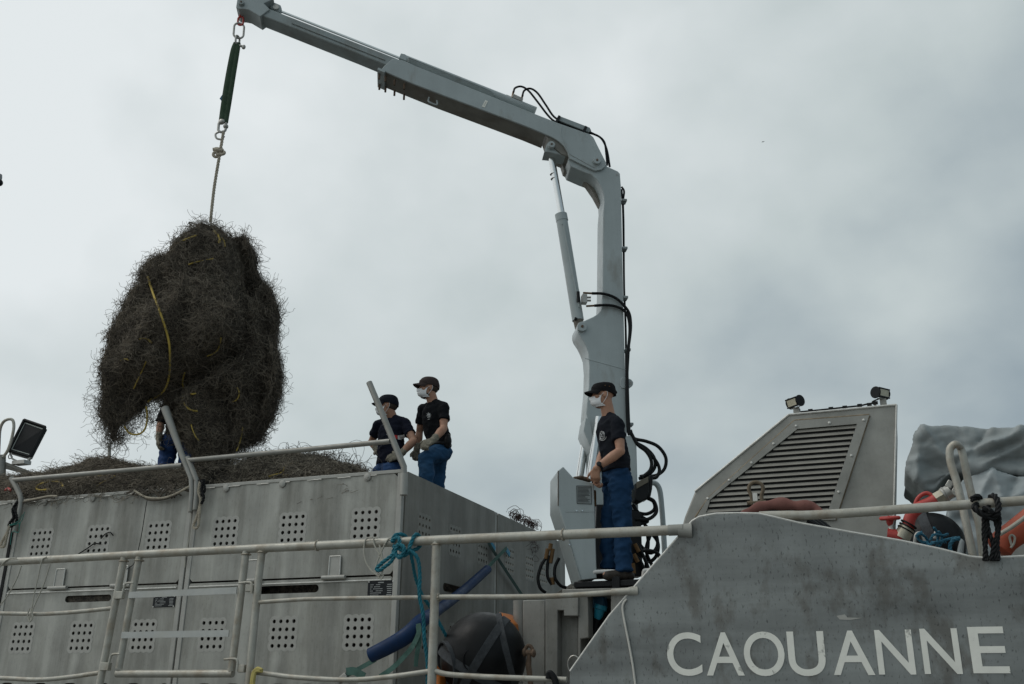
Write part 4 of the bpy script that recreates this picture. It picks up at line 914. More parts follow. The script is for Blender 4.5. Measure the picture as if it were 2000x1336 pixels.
def hand(b, wr, d, nrm, tdir, curls=(.5, .55, .6, .65), g=0.0, thumb=.6, n=9):
    """palm + five separate fingers; d wrist->knuckles, nrm out of the palm, tdir towards the thumb"""
    d = unit(d); nrm = unit(nrm - d * (nrm @ d)); t = unit(np.asarray(tdir) - d * (np.asarray(tdir) @ d) - nrm * (np.asarray(tdir) @ nrm))
    for k, o in enumerate((.033, .011, -.011, -.031)):
        b.rc(wr + t * o * .55, .016 + g, wr + d * (.092 - .006 * abs(k - 1)) + t * o, .0125 + g, n)
    for k, (o, L) in enumerate(((.034, .92), (.0115, 1.0), (-.0115, .94), (-.0325, .76))):
        p = wr + d * (.092 - .006 * abs(k - 1)) + t * o; a = curls[k] * .7; q = unit(d + t * o * 1.5)
        for sl, r0, r1 in ((.043, .0105, .0095), (.027, .0095, .0085), (.021, .0085, .0070)):
            q2 = q * math.cos(a) + nrm * math.sin(a); e = p + q2 * sl * L; b.rc(p, r0 + g, e, r1 + g, n); p = e; a += curls[k]
    p = wr + d * .028 + t * .028; q = unit(d * .75 + t * .7 + nrm * .35 * thumb)
    for sl, r0, r1 in ((.042, .016, .0125), (.032, .012, .0105), (.025, .0105, .008)):
        e = p + q * sl; b.rc(p, r0 + g, e, r1 + g, n); p = e; q = unit(q + d * .22 + nrm * .30 * thumb - t * .15)
def wrinkle(V, NN, amp, sc, seed):
    return V + NN * np.array([amp * 1.25 * (.28 - abs(fbm((p[0] + p[2] * .5 + seed, p[1], p[2] * 1.5 - p[1] * .4), sc, 2))) + amp * .8 * (.25 - abs(fbm((p[0], p[1] + seed, p[2] * 1.3), sc * 2.3, 2))) for p in V])[:, None]
def person(label, M, P, sk, shirt, trouser, capm, gloves=False, group='crew watching the lift', beard=None, mesh_hands=True, print_=None):
    """P: joints in the person's own frame, +x ahead, +y to the left, z up"""
    loc = np.array(M @ Vector((0, 0, 0)))
    root = thing('person', loc, label, 'person', group)
    Rm = np.array(M.to_3x3())
    def emit(name, b, m, voxel, sm=3, par=None, wr=None):
        V, NN, F = remesh(b, voxel, sm)
        if wr: V = wrinkle(V, NN, *wr)
        return raw(name, V @ Rm.T + loc, F, m, par or root), V, F
    def simple(name, b, m, par=None, **k): b.xform(M); return b.build(name, m, par or root, **k)
    g = lambda k: vv(*P[k])
    # -------- head frame
    hc = g('head'); ya, pt = P.get('look', (0, 0)); fx = vv(math.cos(ya) * math.cos(pt), math.sin(ya) * math.cos(pt), math.sin(pt)); fy = unit(np.cross((0, 0, 1), fx)); fz = np.cross(fx, fy); A = (fx, fy, fz)
    H = lambda x, y, z: hc + fx * x + fy * y + fz * z
    b = MB()
    b.ell(H(-.012, 0, .035), (.098, .076, .093), A, 20, 14); b.ell(H(.022, 0, -.030), (.068, .062, .085), A, 18, 12)
    b.ell(H(.048, 0, -.086), (.036, .036, .026), A, 14, 10); b.ell(H(.02, 0, -.07), (.058, .052, .035), A, 14, 10)
    b.rc(H(.082, 0, .012), .011, H(.101, 0, -.028), .016, 10); b.ell(H(.093, .012, -.033), (.012, .010, .009), A); b.ell(H(.093, -.012, -.033), (.012, .010, .009), A)
    for s_ in (1, -1):
        b.ell(H(.069, .034 * s_, .024), (.020, .026, .009), A); b.ell(H(.058, .044 * s_, -.018), (.026, .022, .022), A)
        b.ell(H(-.010, .076 * s_, -.008), (.021, .009, .032), A, 12, 8); b.ell(H(-.016, .079 * s_, .010), (.016, .008, .016), A, 10, 8)
        b.ell(H(.073, .031 * s_, .003), (.010, .014, .010), A)
    b.ell(H(.076, 0, -.058), (.016, .026, .008), A); b.ell(H(.073, 0, -.069), (.014, .022, .008), A)
    nk = g('neck'); b.rc(H(-.022, 0, -.035), .058, nk, .063, 14)
    b.rc(nk + vv(0, .02, -.03), .045, nk + vv(0, .09, -.055), .04, 12); b.rc(nk + vv(0, -.02, -.03), .045, nk + vv(0, -.09, -.055), .04, 12)
    pel = g('pelvis'); tw = P.get('twist', 0)
    lat = vv(-math.sin(tw), math.cos(tw), 0); fw = vv(math.cos(tw), math.sin(tw), 0); latp = vv(0, 1, 0); fwp = vv(1, 0, 0)
    chest = pel * .25 + nk * .75
    b.loft([(pel - vv(0, 0, .06), fwp * .10, latp * .145), (pel + vv(0, 0, .06), fwp * .10, latp * .14), (pel * .55 + nk * .45, fw * .098, lat * .14), (chest, fw * .105, lat * .165), (nk - vv(0, 0, .09), fw * .080, lat * .13), (nk - vv(0, 0, .04), fw * .05, lat * .06)], 22)
    for s_, c in ((1, 'L'), (-1, 'R')):
        sh, el, wr = g('sh' + c), g('el' + c), g('wr' + c)
        b.ell(sh, (.046, .046, .046)); b.rc(sh, .044, sh * .45 + el * .55, .048, 14); b.rc(sh * .45 + el * .55, .048, el, .038, 14); b.ell(el, (.041, .041, .041))
        b.rc(el, .041, el * .68 + wr * .32, .046, 14); b.rc(el * .68 + wr * .32, .046, wr, .028, 14); b.ell(wr, (.029, .027, .024))
        hd, hn, ht, cu = P['hand' + c]
        hand(b, wr, vv(*hd), vv(*hn), vv(*ht), cu)
        hp, kn, an = g('hip' + c), g('kn' + c), g('an' + c)
        b.rc(hp, .078, kn, .046, 14); b.rc(kn, .046, kn * .65 + an * .35, .048, 14); b.rc(kn * .65 + an * .35, .048, an, .034, 14)
        ft = vv(*P['foot' + c]); b.rc(an - vv(0, 0, .04), .035, an + ft * .17 - vv(0, 0, .055), .028, 10)
    body, BV, BF = emit('body', b, sk, .0062, 3)
    e = MB()
    for s_ in (1, -1): e.ell(H(.0795, .031 * s_, .004), (.006, .010, .005), A, 10, 6); e.tube([H(.083, .018 * s_, .020), H(.084, .034 * s_, .024), H(.072, .050 * s_, .020)], .0042, 6)
    simple('eyes_and_brows', e, eye_m)
    # -------- hair (short, below the cap) and beard
    if P.get('hair', True):
        h = MB(); h.ell(H(-.020, 0, .022), (.0965, .0775, .085), A, 18, 12); emit('hair', h, hair_m, .009, 1) if P.get('hair') == 'full' else None
        if P.get('hair') != 'full':
            h = MB(); h.ell(H(-.040, 0, .005), (.079, .0755, .062), A, 18, 12); emit('hair', h, hair_m, .008, 1)
    if beard: 
        h = MB(); h.ell(H(.026, 0, -.072), (.062, .0575, .040), A, 16, 10); h.ell(H(.049, 0, -.092), (.038, .040, .026), A, 14, 8); emit('beard', h, beard, .008, 1)
    # -------- cap with brim
    c = MB(); cz = .040; rings = []
    flat = P.get('flat_cap', False); hgt = .078 if flat else .092
    for i in range(9):
        th = i / 8; rr_ = math.cos(th * math.pi / 2) ** (.32 if flat else .62); zz = math.sin(th * math.pi / 2) * hgt
        rr_ = max(rr_, .06); rings.append([H(-.014 + .116 * rr_ * math.cos(a), .092 * rr_ * math.sin(a), cz + zz + (.012 * math.cos(a) if i < 3 else 0)) for a in np.linspace(0, 2 * math.pi, 28, endpoint=False)])
    low = [H(-.014 + .112 * math.cos(a), .089 * math.sin(a), cz - .016 + .012 * math.cos(a) - .018 * max(0, -math.cos(a))) for a in np.linspace(0, 2 * math.pi, 28, endpoint=False)]
    c.rings([low] + rings)
    cap = simple('cap', c, capm, angle=50)
    br = MB(); top = []; n_ = 17
    for lay in (0, 1):
        for j in range(5):
            for i in range(n_):
                a = -1.25 + 2.5 * i / (n_ - 1); ext = .072 * math.cos(a * .95) ** .7 * j / 4
                x = -.014 + .112 * math.cos(a) + ext; y = .088 * math.sin(a) * (1 - .12 * j / 4)
                z = cz + .004 - .016 * (j / 4) - .030 * (abs(y) / .085) ** 2 * (.3 + j / 4) - lay * .006 + .01 * math.cos(a)
                top.append(H(x, y, z))
    fs = []
    for lay in (0, 1):
        for j in range(4):
            for i in range(n_ - 1): o = lay * 5 * n_ + j * n_ + i; fs.append((o, o + 1, o + n_ + 1, o + n_))
    m0 = 5 * n_; edge_ = [j * n_ for j in range(5)] + [4 * n_ + i for i in range(1, n_)] + [j * n_ + n_ - 1 for j in (3, 2, 1, 0)]
    for i in range(len(edge_) - 1): fs.append((edge_[i], edge_[i + 1], edge_[i + 1] + m0, edge_[i] + m0))
    br.add(top, fs); br.xform(M); br.build('brim', capm, cap)
    if P.get('eyelets'):
        ey = MB()
        for x, z in ((-.012, .070), (-.052, .062)): ey.lathe(H(x, .0925 - abs(x) * .12, z), fy, [(0, .005), (.003, .005), (.004, .003)], 10)
        ey.xform(M); ey.build('eyelets', brass, cap)
        bk = MB(); bk.tube([H(-.120, .03, .028), H(-.131, 0, .026), H(-.120, -.03, .028)], .010, 8); bk.xform(M); bk.build('buckle_strap', capm, cap)
    # -------- mask with pleats and ear loops
    mk = MB(); rows = []; nr, ncol = 15, 21
    for lay in (0, .0025):
        for j in range(nr):
            t = j / (nr - 1); z = -.012 - .098 * t; g0 = []
            for i in range(ncol):
                s_ = -1 + 2 * i / (ncol - 1); y = .066 * s_ * (1 - .25 * max(0, t - .6))
                nose_ = .020 * math.exp(-(s_ / .25) ** 2) * math.exp(-((t - .12) / .22) ** 2)
                bulge = .104 + .014 * math.sin(math.pi * min(1, t * 1.05)) - .030 * max(0, t - .72) / .28
                x = bulge - .078 * abs(s_) ** 2.2 + nose_ + .0028 * math.sin(t * 26) * (1 - abs(s_) ** 4) - lay
                g0.append(H(x, y, z))
            rows.append(g0)
    fs = []
    for lay in (0, 1):
        for j in range(nr - 1):
            for i in range(ncol - 1): o = lay * nr * ncol + j * ncol + i; fs.append((o, o + 1, o + ncol + 1, o + ncol))
    m0 = nr * ncol; per = list(range(ncol)) + [j * ncol + ncol - 1 for j in range(1, nr)] + [(nr - 1) * ncol + i for i in range(ncol - 2, -1, -1)] + [j * ncol for j in range(nr - 2, 0, -1)]
    for i in range(len(per)): a_, b_ = per[i], per[(i + 1) % len(per)]; fs.append((a_, b_, b_ + m0, a_ + m0))
    mk.add([p for r_ in rows for p in r_], fs); mask = simple('face_mask', mk, mask_m, angle=60)
    lp = MB()
    for s_ in (1, -1):
        lp.tube(smooth_path([H(.028, .066 * s_, -.014), H(.005, .077 * s_, .006), H(-.022, .081 * s_, .020), H(-.030, .082 * s_, .0), H(-.018, .078 * s_, -.035), H(.028, .060 * s_, -.100)], 4), .0024, 6)
    lp.xform(M); lp.build('ear_loops', mask_m, mask)
    # -------- t-shirt
    b = MB(); fat = P.get('belly', 0.0); hem_ = pel + vv(*P.get('hem', (0, 0, -.02)))
    b.loft([(hem_, fwp * .128 + fwp * fat * .5, latp * .172), (hem_ + vv(0, 0, .10), fwp * (.122 + fat), latp * .166), (pel * .62 + nk * .38 + fw * fat * .4, fw * (.118 + fat), lat * .163), (chest + fw * .005, fw * (.118 + fat * .4), lat * .168), (nk - vv(0, 0, .075), fw * .098, lat * .155), (nk - vv(0, 0, .035), fw * .080, lat * .115), (nk + vv(0, 0, -.004), fw * .068, lat * .074)], 26)
    for c_ in 'LR':
        sh, el = g('sh' + c_), g('el' + c_); b.ell(sh, (.067, .067, .066)); b.rc(sh + vv(0, 0, .004), .060, nk + vv(-.005, .055 if c_ == 'L' else -.055, -.022), .056, 14); sl = P.get('sleeve', .62)
        b.rc(sh, .060, sh * (1 - sl * .6) + el * sl * .6, .059, 16); d_ = unit(el - sh); e_ = sh * (1 - sl) + el * sl
        b.tube([sh, sh * (1 - sl * .5) + el * sl * .5, e_], [.058, .062, .0655], 18); b.rc(sh, .058, nk + vv(0, .05 if c_ == 'L' else -.05, -.045), .058, 14)
    sh_o, SV, SF = emit('t_shirt', b, shirt, .0085, 3, wr=(.015, 4.5, P.get('seed', 1)))
    if print_:
        bv = BVHTree.FromPolygons([tuple(p) for p in SV], [tuple(int(i) for i in q) for q in SF])
        def proj(o_, d_):
            h_ = bv.ray_cast(Vector(o_), Vector(d_)); return (np.array(h_[0]) - np.asarray(d_) * .003) if h_[0] is not None else None
        for pm, lines in print_:
            t = MB()
            for (o_, d_, ux_, pts, r_) in lines:
                d_ = unit(d_); ux_ = unit(ux_); Q = [proj(vv(*o_) + ux_ * a_ + vv(0, 0, 1) * z_, d_) for a_, z_ in pts]; Q = [q for q in Q if q is not None]
                if len(Q) > 1: t.tube(Q, r_, 6)
            if t.v: t.xform(M); t.build('print', pm, sh_o)
    # -------- trousers
    b = MB()
    b.loft([(pel + vv(0, 0, .05), fwp * .112, latp * .152), (pel - vv(0, 0, .03), fwp * .122, latp * .168), (pel - vv(.004, 0, .11), fwp * .118, latp * .165)], 24)
    for c_ in 'LR':
        hp, kn, an = g('hip' + c_), g('kn' + c_), g('an' + c_); b.rc(hp, .102, kn, .080, 18); b.rc(kn, .080, an + (kn - an) * .08, .076, 18); b.tube([an + (kn - an) * .25, an - (kn - an) * .06], [.077, .084], 18)
        b.ell(hp + vv(-.05, 0, .02), (.085, .09, .10))
    emit('trousers', b, trouser, .0095, 3, wr=(.022, 4.2, P.get('seed', 1) + 9))
    # -------- shoes, gloves, watch, belt pouch
    b = MB()
    for c_ in 'LR':
        an = g('an' + c_); ft = unit(vv(*P['foot' + c_])); b.rc(an - vv(0, 0, .045), .050, an + ft * .16 - vv(0, 0, .062), .040, 14); b.rc(an - ft * .06 - vv(0, 0, .055), .042, an - vv(0, 0, .045), .05, 12); b.rc(an, .052, an - vv(0, 0, .05), .055, 12)
    emit('shoes', b, boot_m, .009, 2)
    if gloves:
        for c_ in 'LR':
            b = MB(); wr, el = g('wr' + c_), g('el' + c_); hd, hn, ht, cu = P['hand' + c_]
            hand(b, wr, vv(*hd), vv(*hn), vv(*ht), cu, g=.0045); b.rc(wr, .036, wr + unit(el - wr) * .055, .040, 14); emit('work_glove', b, glove_m, .0062, 2, wr=(.006, 14, 3))
    if P.get('watch'):
        c_ = P['watch']; wr, el = g('wr' + c_), g('el' + c_); d_ = unit(el - wr); ctr = wr + d_ * .035; u_, v_ = perp(d_)
        b = MB(); b.tube([ctr - d_ * .011, ctr + d_ * .011], .0375, 20); wt = simple('watch', b, black_p); oo = unit(vv(.5, .85, .2) - d_ * (vv(.5, .85, .2) @ d_))
        f_ = MB(); f_.lathe(ctr + oo * .033, oo, [(0, .022), (.010, .022), (.012, .018)], 18); f_.xform(M); f_.build('watch_case', plate_m, wt)
    if P.get('pouch'):
        b = MB(); q = vv(*P['pouch']); b.rc(q + vv(0, 0, .05), .036, q - vv(0, 0, .05), .034, 12); b.ell(q + vv(.0, .0, 0), (.045, .05, .07)); emit('belt_pouch', b, black_p, .008, 2)
        b = MB(); pts = [pel + vv(.128 * math.cos(a), .172 * math.sin(a), .025) for a in np.linspace(0, 6.283, 32, endpoint=False)]; b.tube(pts, .018, 8, closed=True, squash=.4, ref=(0, 0, 1)); simple('belt', b, black_p)
    return root
def place(pos, yaw): return Matrix.Translation(Vector(tuple(float(x) for x in pos))) @ Matrix.Rotation(yaw, 4, 'Z')
left_yaw = math.atan2(-_r0[1], -_r0[0])          # facing picture-left
CU = (.55, .6, .65, .7)
wheel = []
def ring(o, d, ux, r, rr_, c=(0, 0), a0=0, a1=6.2832, n=20): return (o, d, ux, [(c[0] + r * math.cos(a), c[1] + r * math.sin(a)) for a in np.linspace(a0, a1, n)], rr_)
# the operator at the crane console
def jp(M, px, py, y):
    """the point of the person's own plane y = const that stands behind a picture point, in the person's frame"""
    Mi = M.inverted(); p0 = M @ Vector((0, y, 0)); n = M.to_3x3() @ Vector((0, 1, 0)); q = onp(px, py, tuple(p0), tuple(n)); return tuple(Mi @ Vector(tuple(q)))
pf = atD(1208, 1131, 8.50); pc = atD(1185, 745, 8.50)
OY = left_yaw + R(14)
sc_ = (pc[2] - pf[2]) / 1.795
MA = place(pf, OY) @ Matrix.Scale(sc_, 4); J = lambda x, y, l: jp(MA, x, y, l)
JA = dict(head=J(1177, 773, .0), look=(R(-8), R(-4)), neck=J(1189, 814, 0), pelvis=J(1204, 922, 0), twist=R(4),
    shL=J(1206, 829, .165), elL=J(1212, 881, .225), wrL=J(1165, 914, .15), handL=((.06, -.30, -1), (-.5, -.8, 0), (.8, -.5, .2), (.95, 1.0, 1.05, 1.1)),
    shR=J(1189, 828, -.165), elR=J(1180, 880, -.225), wrR=J(1163, 930, .0), handR=((.05, .30, -1), (-.6, .75, 0), (.75, .6, .1), (1, 1.05, 1.05, 1.1)),
    hipL=J(1209, 948, .088), knL=J(1216, 1036, .10), anL=J(1218, 1112, .11), hipR=J(1200, 948, -.088), knR=J(1190, 1036, -.10), anR=J(1189, 1108, -.11), footL=(1, .12, 0), footR=(1, -.15, 0), watch='L', hair=False, flat_cap=True, eyelets=True, seed=1, hem=(.0, 0, .0))
eo, ed, eu = (.6, .060, 1.255), (-1, 0, 0), (0, 1, 0)
prA = [(shirt_print, [ring(eo, ed, eu, .036, .0026), ring(eo, ed, eu, .028, .0018), (eo, ed, eu, [(-.016, .022), (.0, .005), (-.010, -.008), (.014, -.018)], .0032), (eo, ed, eu, [(.016, .019), (.002, .003), (.012, -.006)], .0032), ring(eo, ed, eu, .046, .003, a0=-2.6, a1=-.5)])]
person('crane operator in black cap, mask and dark t-shirt standing at the grey console', MA, JA, skin('tanned', (.43, .235, .155)), cloth_char, denim, cap_blk, print_=prA)
gv = MB(); c = onC(1136, 937, DCON - .14)
for dx, dz, r_ in ((-.045, .006, .030), (-.01, .012, .034), (.03, .004, .030), (.06, -.006, .022)): gv.ell(c + E1 * dx + _z * dz, (r_ * 1.3, .05, r_ * .75), (E1, NC, (0, 0, 1)))
for k in range(4): gv.rc(c + E1 * .03 + NC * (.03 - .02 * k), .012, c + E1 * (.085 - .01 * k) + NC * (.04 - .028 * k) - _z * .015, .010, 9)
V_, N_, F_ = remesh(gv, .007, 2); o = raw('work_glove', V_ + N_ * np.array([.006 * fbm(p, 18, 2) for p in V_])[:, None], F_, mat('brown_leather', (.075, .052, .032), .75, 0, .25, 20, .3, 60)); tag(o, 'brown work glove lying on top of the grey crane console', 'glove')
# the two men on the container
def foot_for(px, py_top, hgt, D0): p = atD(px, py_top, D0); return p - vv(0, 0, hgt)
p3 = foot_for(846, 738, 1.80, 10.2); p2 = foot_for(762, 773, 1.80, 10.3)
Y3 = left_yaw + R(38); MB3 = place(p3, Y3); J = lambda x, y, l: jp(MB3, x, y, l)
JB = dict(head=J(836, 759, -.01), look=(R(-18), R(-1)), neck=J(846, 788, 0), pelvis=J(855, 876, 0), twist=0,
    shL=J(866, 797, .165), elL=J(867, 836, .235), wrL=J(846, 860, .27), handL=((.80, -.10, -.50), (-.4, -.6, -.6), (.5, -.5, .6), (.7, .75, .8, .85)),
    shR=J(827, 801, -.165), elR=J(819, 846, -.25), wrR=J(814, 879, -.24), handR=((.15, .10, -1), (.1, 1, 0), (.9, 0, .3), (.8, .85, .85, .9)),
    hipL=J(860, 884, .088), knL=J(832, 896, .16), anL=J(836, 962, .16), hipR=J(857, 884, -.09), knR=J(853, 955, -.10), anR=J(853, 1030, -.11), footL=(1, .1, 0), footR=(1, -.2, 0), pouch=J(874, 862, .17), seed=4, hem=(0, 0, .03))
eo, ed, eu = (.6, .058, 1.345), (-1, 0, 0), (0, 1, 0)
whl = [ring(eo, ed, eu, .018, .003), ring(eo, ed, eu, .008, .004)] + [(eo, ed, eu, [(.008 * math.cos(a), .008 * math.sin(a)), (.018 * math.cos(a), .018 * math.sin(a)), (.031 * math.cos(a), .031 * math.sin(a))], .003) for a in np.linspace(0, 6.2832, 9)[:-1]] + [(eo, ed, eu, [(-.014, -.042), (.014, -.042)], .0028)]
person('man in dark brown cap and black t-shirt, one knee raised under his glove', MB3, JB, skin('tanned', (.41, .225, .15)), cloth_black, denim2, cap_brn, gloves=True, beard=mat('dark_beard', (.03, .02, .015), .9), print_=[(shirt_print, whl)])
Y2 = left_yaw + R(47); MB2 = place(p2, Y2); J = lambda x, y, l: jp(MB2, x, y, l)
JC = dict(head=J(756, 794, -.01), look=(R(-42), R(-2)), neck=J(766, 818, 0), pelvis=J(762, 908, 0), twist=0, belly=.012,
    shL=J(791, 828, .175), elL=J(808, 861, .33), wrL=J(782, 888, .24), handL=((.45, -.85, -.25), (-.6, -.4, -.2), (.15, -.2, .9), (.25, .25, .3, .35)),
    shR=J(740, 831, -.175), elR=J(726, 862, -.33), wrR=J(737, 880, -.22), handR=((.1, .7, -.5), (.4, .9, 0), (.6, 0, .6), CU),
    hipL=(.01, .095, .94), knL=(.05, .13, .52), anL=(.0, .14, .095), hipR=(-.01, -.095, .94), knR=(.02, -.12, .52), anR=(-.03, -.13, .095), footL=(1, .2, 0), footR=(1, -.2, 0), seed=7, hem=(0, 0, .0), hair=True)
eo2 = (.6, -.10, 1.26)
prC = [(shirt_print, [(eo2, ed, eu, [(-.01, .035), (-.02, .01), (.0, -.004), (-.018, -.03)], .005), (eo2, ed, eu, [(.004, .03), (.008, .012)], .004), ((.6, .02, 1.25), ed, eu, [(-.02, .0), (.0, .006)], .005), ((.6, .09, 1.33), ed, eu, [(-.02, .0), (.02, .004)], .003)])]
pm2 = person('man in navy cap and navy t-shirt, red and white sleeve flash, hands on hips', MB2, JC, skin('tanned', (.41, .225, .15)), cloth_navy, mat('bright_blue_denim', (.020, .060, .16), .85, 0, .2, 9, .3, 26), cap_nav, gloves=True, print_=prC)
# sleeve flash
so_ = [o for o in pm2.children if o.name.startswith('t_shirt')][0]
M2 = MB2; bv = BVHTree.FromPolygons([tuple(v.co) for v in so_.data.vertices], [tuple(p.vertices) for p in so_.data.polygons])
def flash(a0, a1, z0, z1, m):
    t = MB(); G_ = []
    for j in range(5):
        for i in range(6):
            fw_ = a0 + (a1 - a0) * i / 5; z = z0 + (z1 - z0) * j / 4; o_ = M2 @ Vector((fw_, .7, z)); d_ = M2.to_3x3() @ Vector((0, -1, 0)); h_ = bv.ray_cast(o_ - Vector(tuple(BASE[pm2.name])), d_)
            G_.append((np.array(h_[0]) if h_[0] is not None else np.array(o_ - Vector(tuple(BASE[pm2.name])))) - np.array(d_) * .004 + BASE[pm2.name])
    t.add(G_, [(j * 6 + i, j * 6 + i + 1, j * 6 + i + 7, j * 6 + i + 6) for j in range(4) for i in range(5)]); t.build('sleeve_flash', m, so_, fix=False)
flash(-.005, .028, 1.285, 1.325, mat('red_print', (.45, .03, .03), .8)); flash(-.060, -.007, 1.280, 1.324, shirt_print)
# the man mostly hidden by the hanging net
p4 = foot_for(368, 722, 1.80, 10.95)
M4 = place(p4, left_yaw + R(100))
JD = dict(JC); JD.update(head=(.045, 0, 1.62), look=(0, 0), neck=(-.01, 0, 1.465), pelvis=(0, 0, .985), shL=(-.01, .17, 1.40), shR=(-.01, -.17, 1.40), elL=(.10, .22, 1.17), wrL=(.22, .10, 1.2), elR=(-.0, -.23, 1.14), wrR=(.08, -.215, .93), handL=((.8, -.5, .2), (0, -.5, .8), (.5, .5, .2), CU), handR=((.2, .1, -1), (.1, 1, 0), (.9, 0, .3), CU), sleeve=1.0, seed=12, hair=True)
person('man in blue jeans behind the hanging net, only legs and hip showing', M4, JD, skin('tanned', (.41, .225, .15)), cloth_char, mat('royal_blue_denim', (.014, .050, .16), .85, 0, .2, 9, .3, 26), cap_nav, gloves=True)

# ================================================================ air intake and what stands on it
YV = 7.6
vt = thing('air_intake', (*onY(1560, 1060, YV)[:2], 1.39), 'angular aluminium air intake housing with a big louvred grille behind the bulwark', 'air intake')
outer = [(1318, 1080), (1337, 1010), (1357, 960), (1540, 810), (1751, 790.5), (1747, 1000), (1744, 1300), (1318, 1300)]
MB().prism([onY(x, y, YV) for x, y in outer], TH * 1.1).build('housing', alu_vent, vt, bevel=.012)
fo = [(1358, 1016), (1384, 973), (1552, 823), (1698, 812), (1632, 1016)]; fi = [(1380, 1002), (1388, 976.5), (1557.5, 839), (1674, 829), (1617, 1002)]
def uv(p): q = onY(*p, YV); return (float(q[0]), float(q[2]))
fr = plate('frame', [uv(p) for p in fo], [[uv(p) for p in fi]], (0, YV - .012, 0), UX, UZ, .02, alu_vent, vt); fro = fr.build('louvre_frame', alu_vent, vt, smooth=False)
for x, y in ((1382, 974), (1424, 938), (1468, 904), (1511, 867), (1555, 832), (1620, 826), (1687, 820.5), (1663, 890), (1638, 961)): MB().lathe(onY(x, y, YV - .022), (0, -1, 0), [(0, .011), (.005, .010), (.009, .005)], 12).build('bolt', alu_edge, fro)
sm = MB(); sm.tube([onY(1698, 812, YV - .004), onY(1632, 1016, YV - .004)], .008, 6); sm.tube([onY(1358, 1010, YV - .004), onY(1384, 972, YV - .004), onY(1552, 821, YV - .004), onY(1698, 810, YV - .004)], .007, 6); sm.build('sealant_bead', mat('brown_sealant', (.24, .19, .13), .8, 0, .4, 14), fro)
MB().prism([onY(x, y, YV - .0015) for x, y in fi], TH * .0012).build('louvre_back', dark_m, fro)
sl = MB(); I = [uv(p) for p in fi]; zlo, zhi = min(p[1] for p in I), max(p[1] for p in I); nsl = 16; slm = mat('louvre_slat', (.30, .285, .25), .6, .2, .12, 6, .1, 40)
def xr(z):
    xs = []
    for i in range(len(I)):
        (xa, za), (xb, zb) = I[i], I[(i + 1) % len(I)]
        if (za - z) * (zb - z) < 0: xs.append(xa + (xb - xa) * (z - za) / (zb - za))
    return (min(xs), max(xs)) if len(xs) >= 2 else None
pitch = (zhi - zlo) / nsl
for k in range(nsl):
    z = zlo + pitch * (k + .55); q = xr(z)
    if q is None: continue
    sl.prism([(q[0] + .002, YV - .018, z - pitch * .30), (q[0] + .002, YV - .006, z + pitch * .28), (q[0] + .002, YV - .003, z + pitch * .20), (q[0] + .002, YV - .012, z - pitch * .33)], (q[1] - q[0] - .004, 0, 0))
sl.build('louvre_slats', slm, fro, smooth=False)
rb = MB(); rb.tube([onY(1540, 810, YV - .002), onY(1751, 790.5, YV - .002)], .009, 8); rb.tube([onY(1357, 960, YV - .002), onY(1540, 810, YV - .002)], .009, 8); rb.tube([onY(1751, 790.5, YV - .002), onY(1745, 1040, YV - .002)], .008, 8); rb.build('edge_weld', alu_edge, vt)
cb = MB(); cb.tube([onY(x, y - 1.5, YV + .12) for x, y in ((1563, 806), (1583, 804), (1623, 800), (1650, 797), (1680, 794), (1697, 790), (1714, 788))], .007, 6)
for x, y in ((1583, 802), (1623, 798), (1650, 795.5), (1679, 792), (1698, 790), (1710, 787)): cb.box(onY(x, y, YV + .12), (.035, .02, .022))
cb.build('cable_run', black_p, vt)
amber = mat('lamp_lens', (.50, .47, .36), .3, 0, .15, 60)
def worklight(cx, cy, yaw, tilt, label, px_foot):
    c = onY(cx, cy, YV + .15); t = thing('work_light', onY(*px_foot, YV + .15), label, 'lamp', 'work lights on the air intake')
    fx = np.array([math.sin(yaw) * math.cos(tilt), -math.cos(yaw) * math.cos(tilt), math.sin(tilt)]); sx = unit(np.cross(fx, (0, 0, 1))); sz = np.cross(sx, fx)
    b = MB(); b.box(c, (.115, .04, .070), (sx, fx, sz))
    b.build('lamp_body', black_p, t, bevel=.006)
    e_ = MB()
    for s_ in (-1, 1): e_.cyl(c + sx * .050 * s_ - fx * .017, c + sx * .061 * s_ - fx * .017, .047, 22)
    e_.build('heat_sink', black_p, t, bevel=.003)
    MB().box(c + fx * .021, (.096, .004, .052), (sx, fx, sz)).build('lens', amber, t)
    for s_ in (-1, 1): MB().box(c + fx * .021 + sz * .032 * s_, (.124, .010, .012), (sx, fx, sz)).build('bezel', black_p, t, bevel=.003)
    s = MB(); foot = onY(*px_foot, YV + .15); s.box((foot + (c - sz * .045)) / 2 - np.array([0, 0, .01]), (.048, .012, float(abs(c[2] - foot[2])) - .02)); s.box(c - sz * .046, (.08, .03, .006), (sx, fx, sz)); s.build('bracket', alu_vent, t)
    k = MB(); k.tube(smooth_path([c - fx * .03 - sz * .04, c - fx * .07 - sz * .07 + sx * .03, c - sz * .115 + sx * .04, c - sz * .10 - fx * .02, foot], 5), .006, 6); k.build('cable', black_p, t)
worklight(1550, 786, R(-42), R(-14), 'black work light aimed left, on the low front corner of the air intake', (1558, 806))
worklight(1723, 768, R(52), R(-8), 'black work light aimed right, on the high corner of the air intake', (1727, 791))
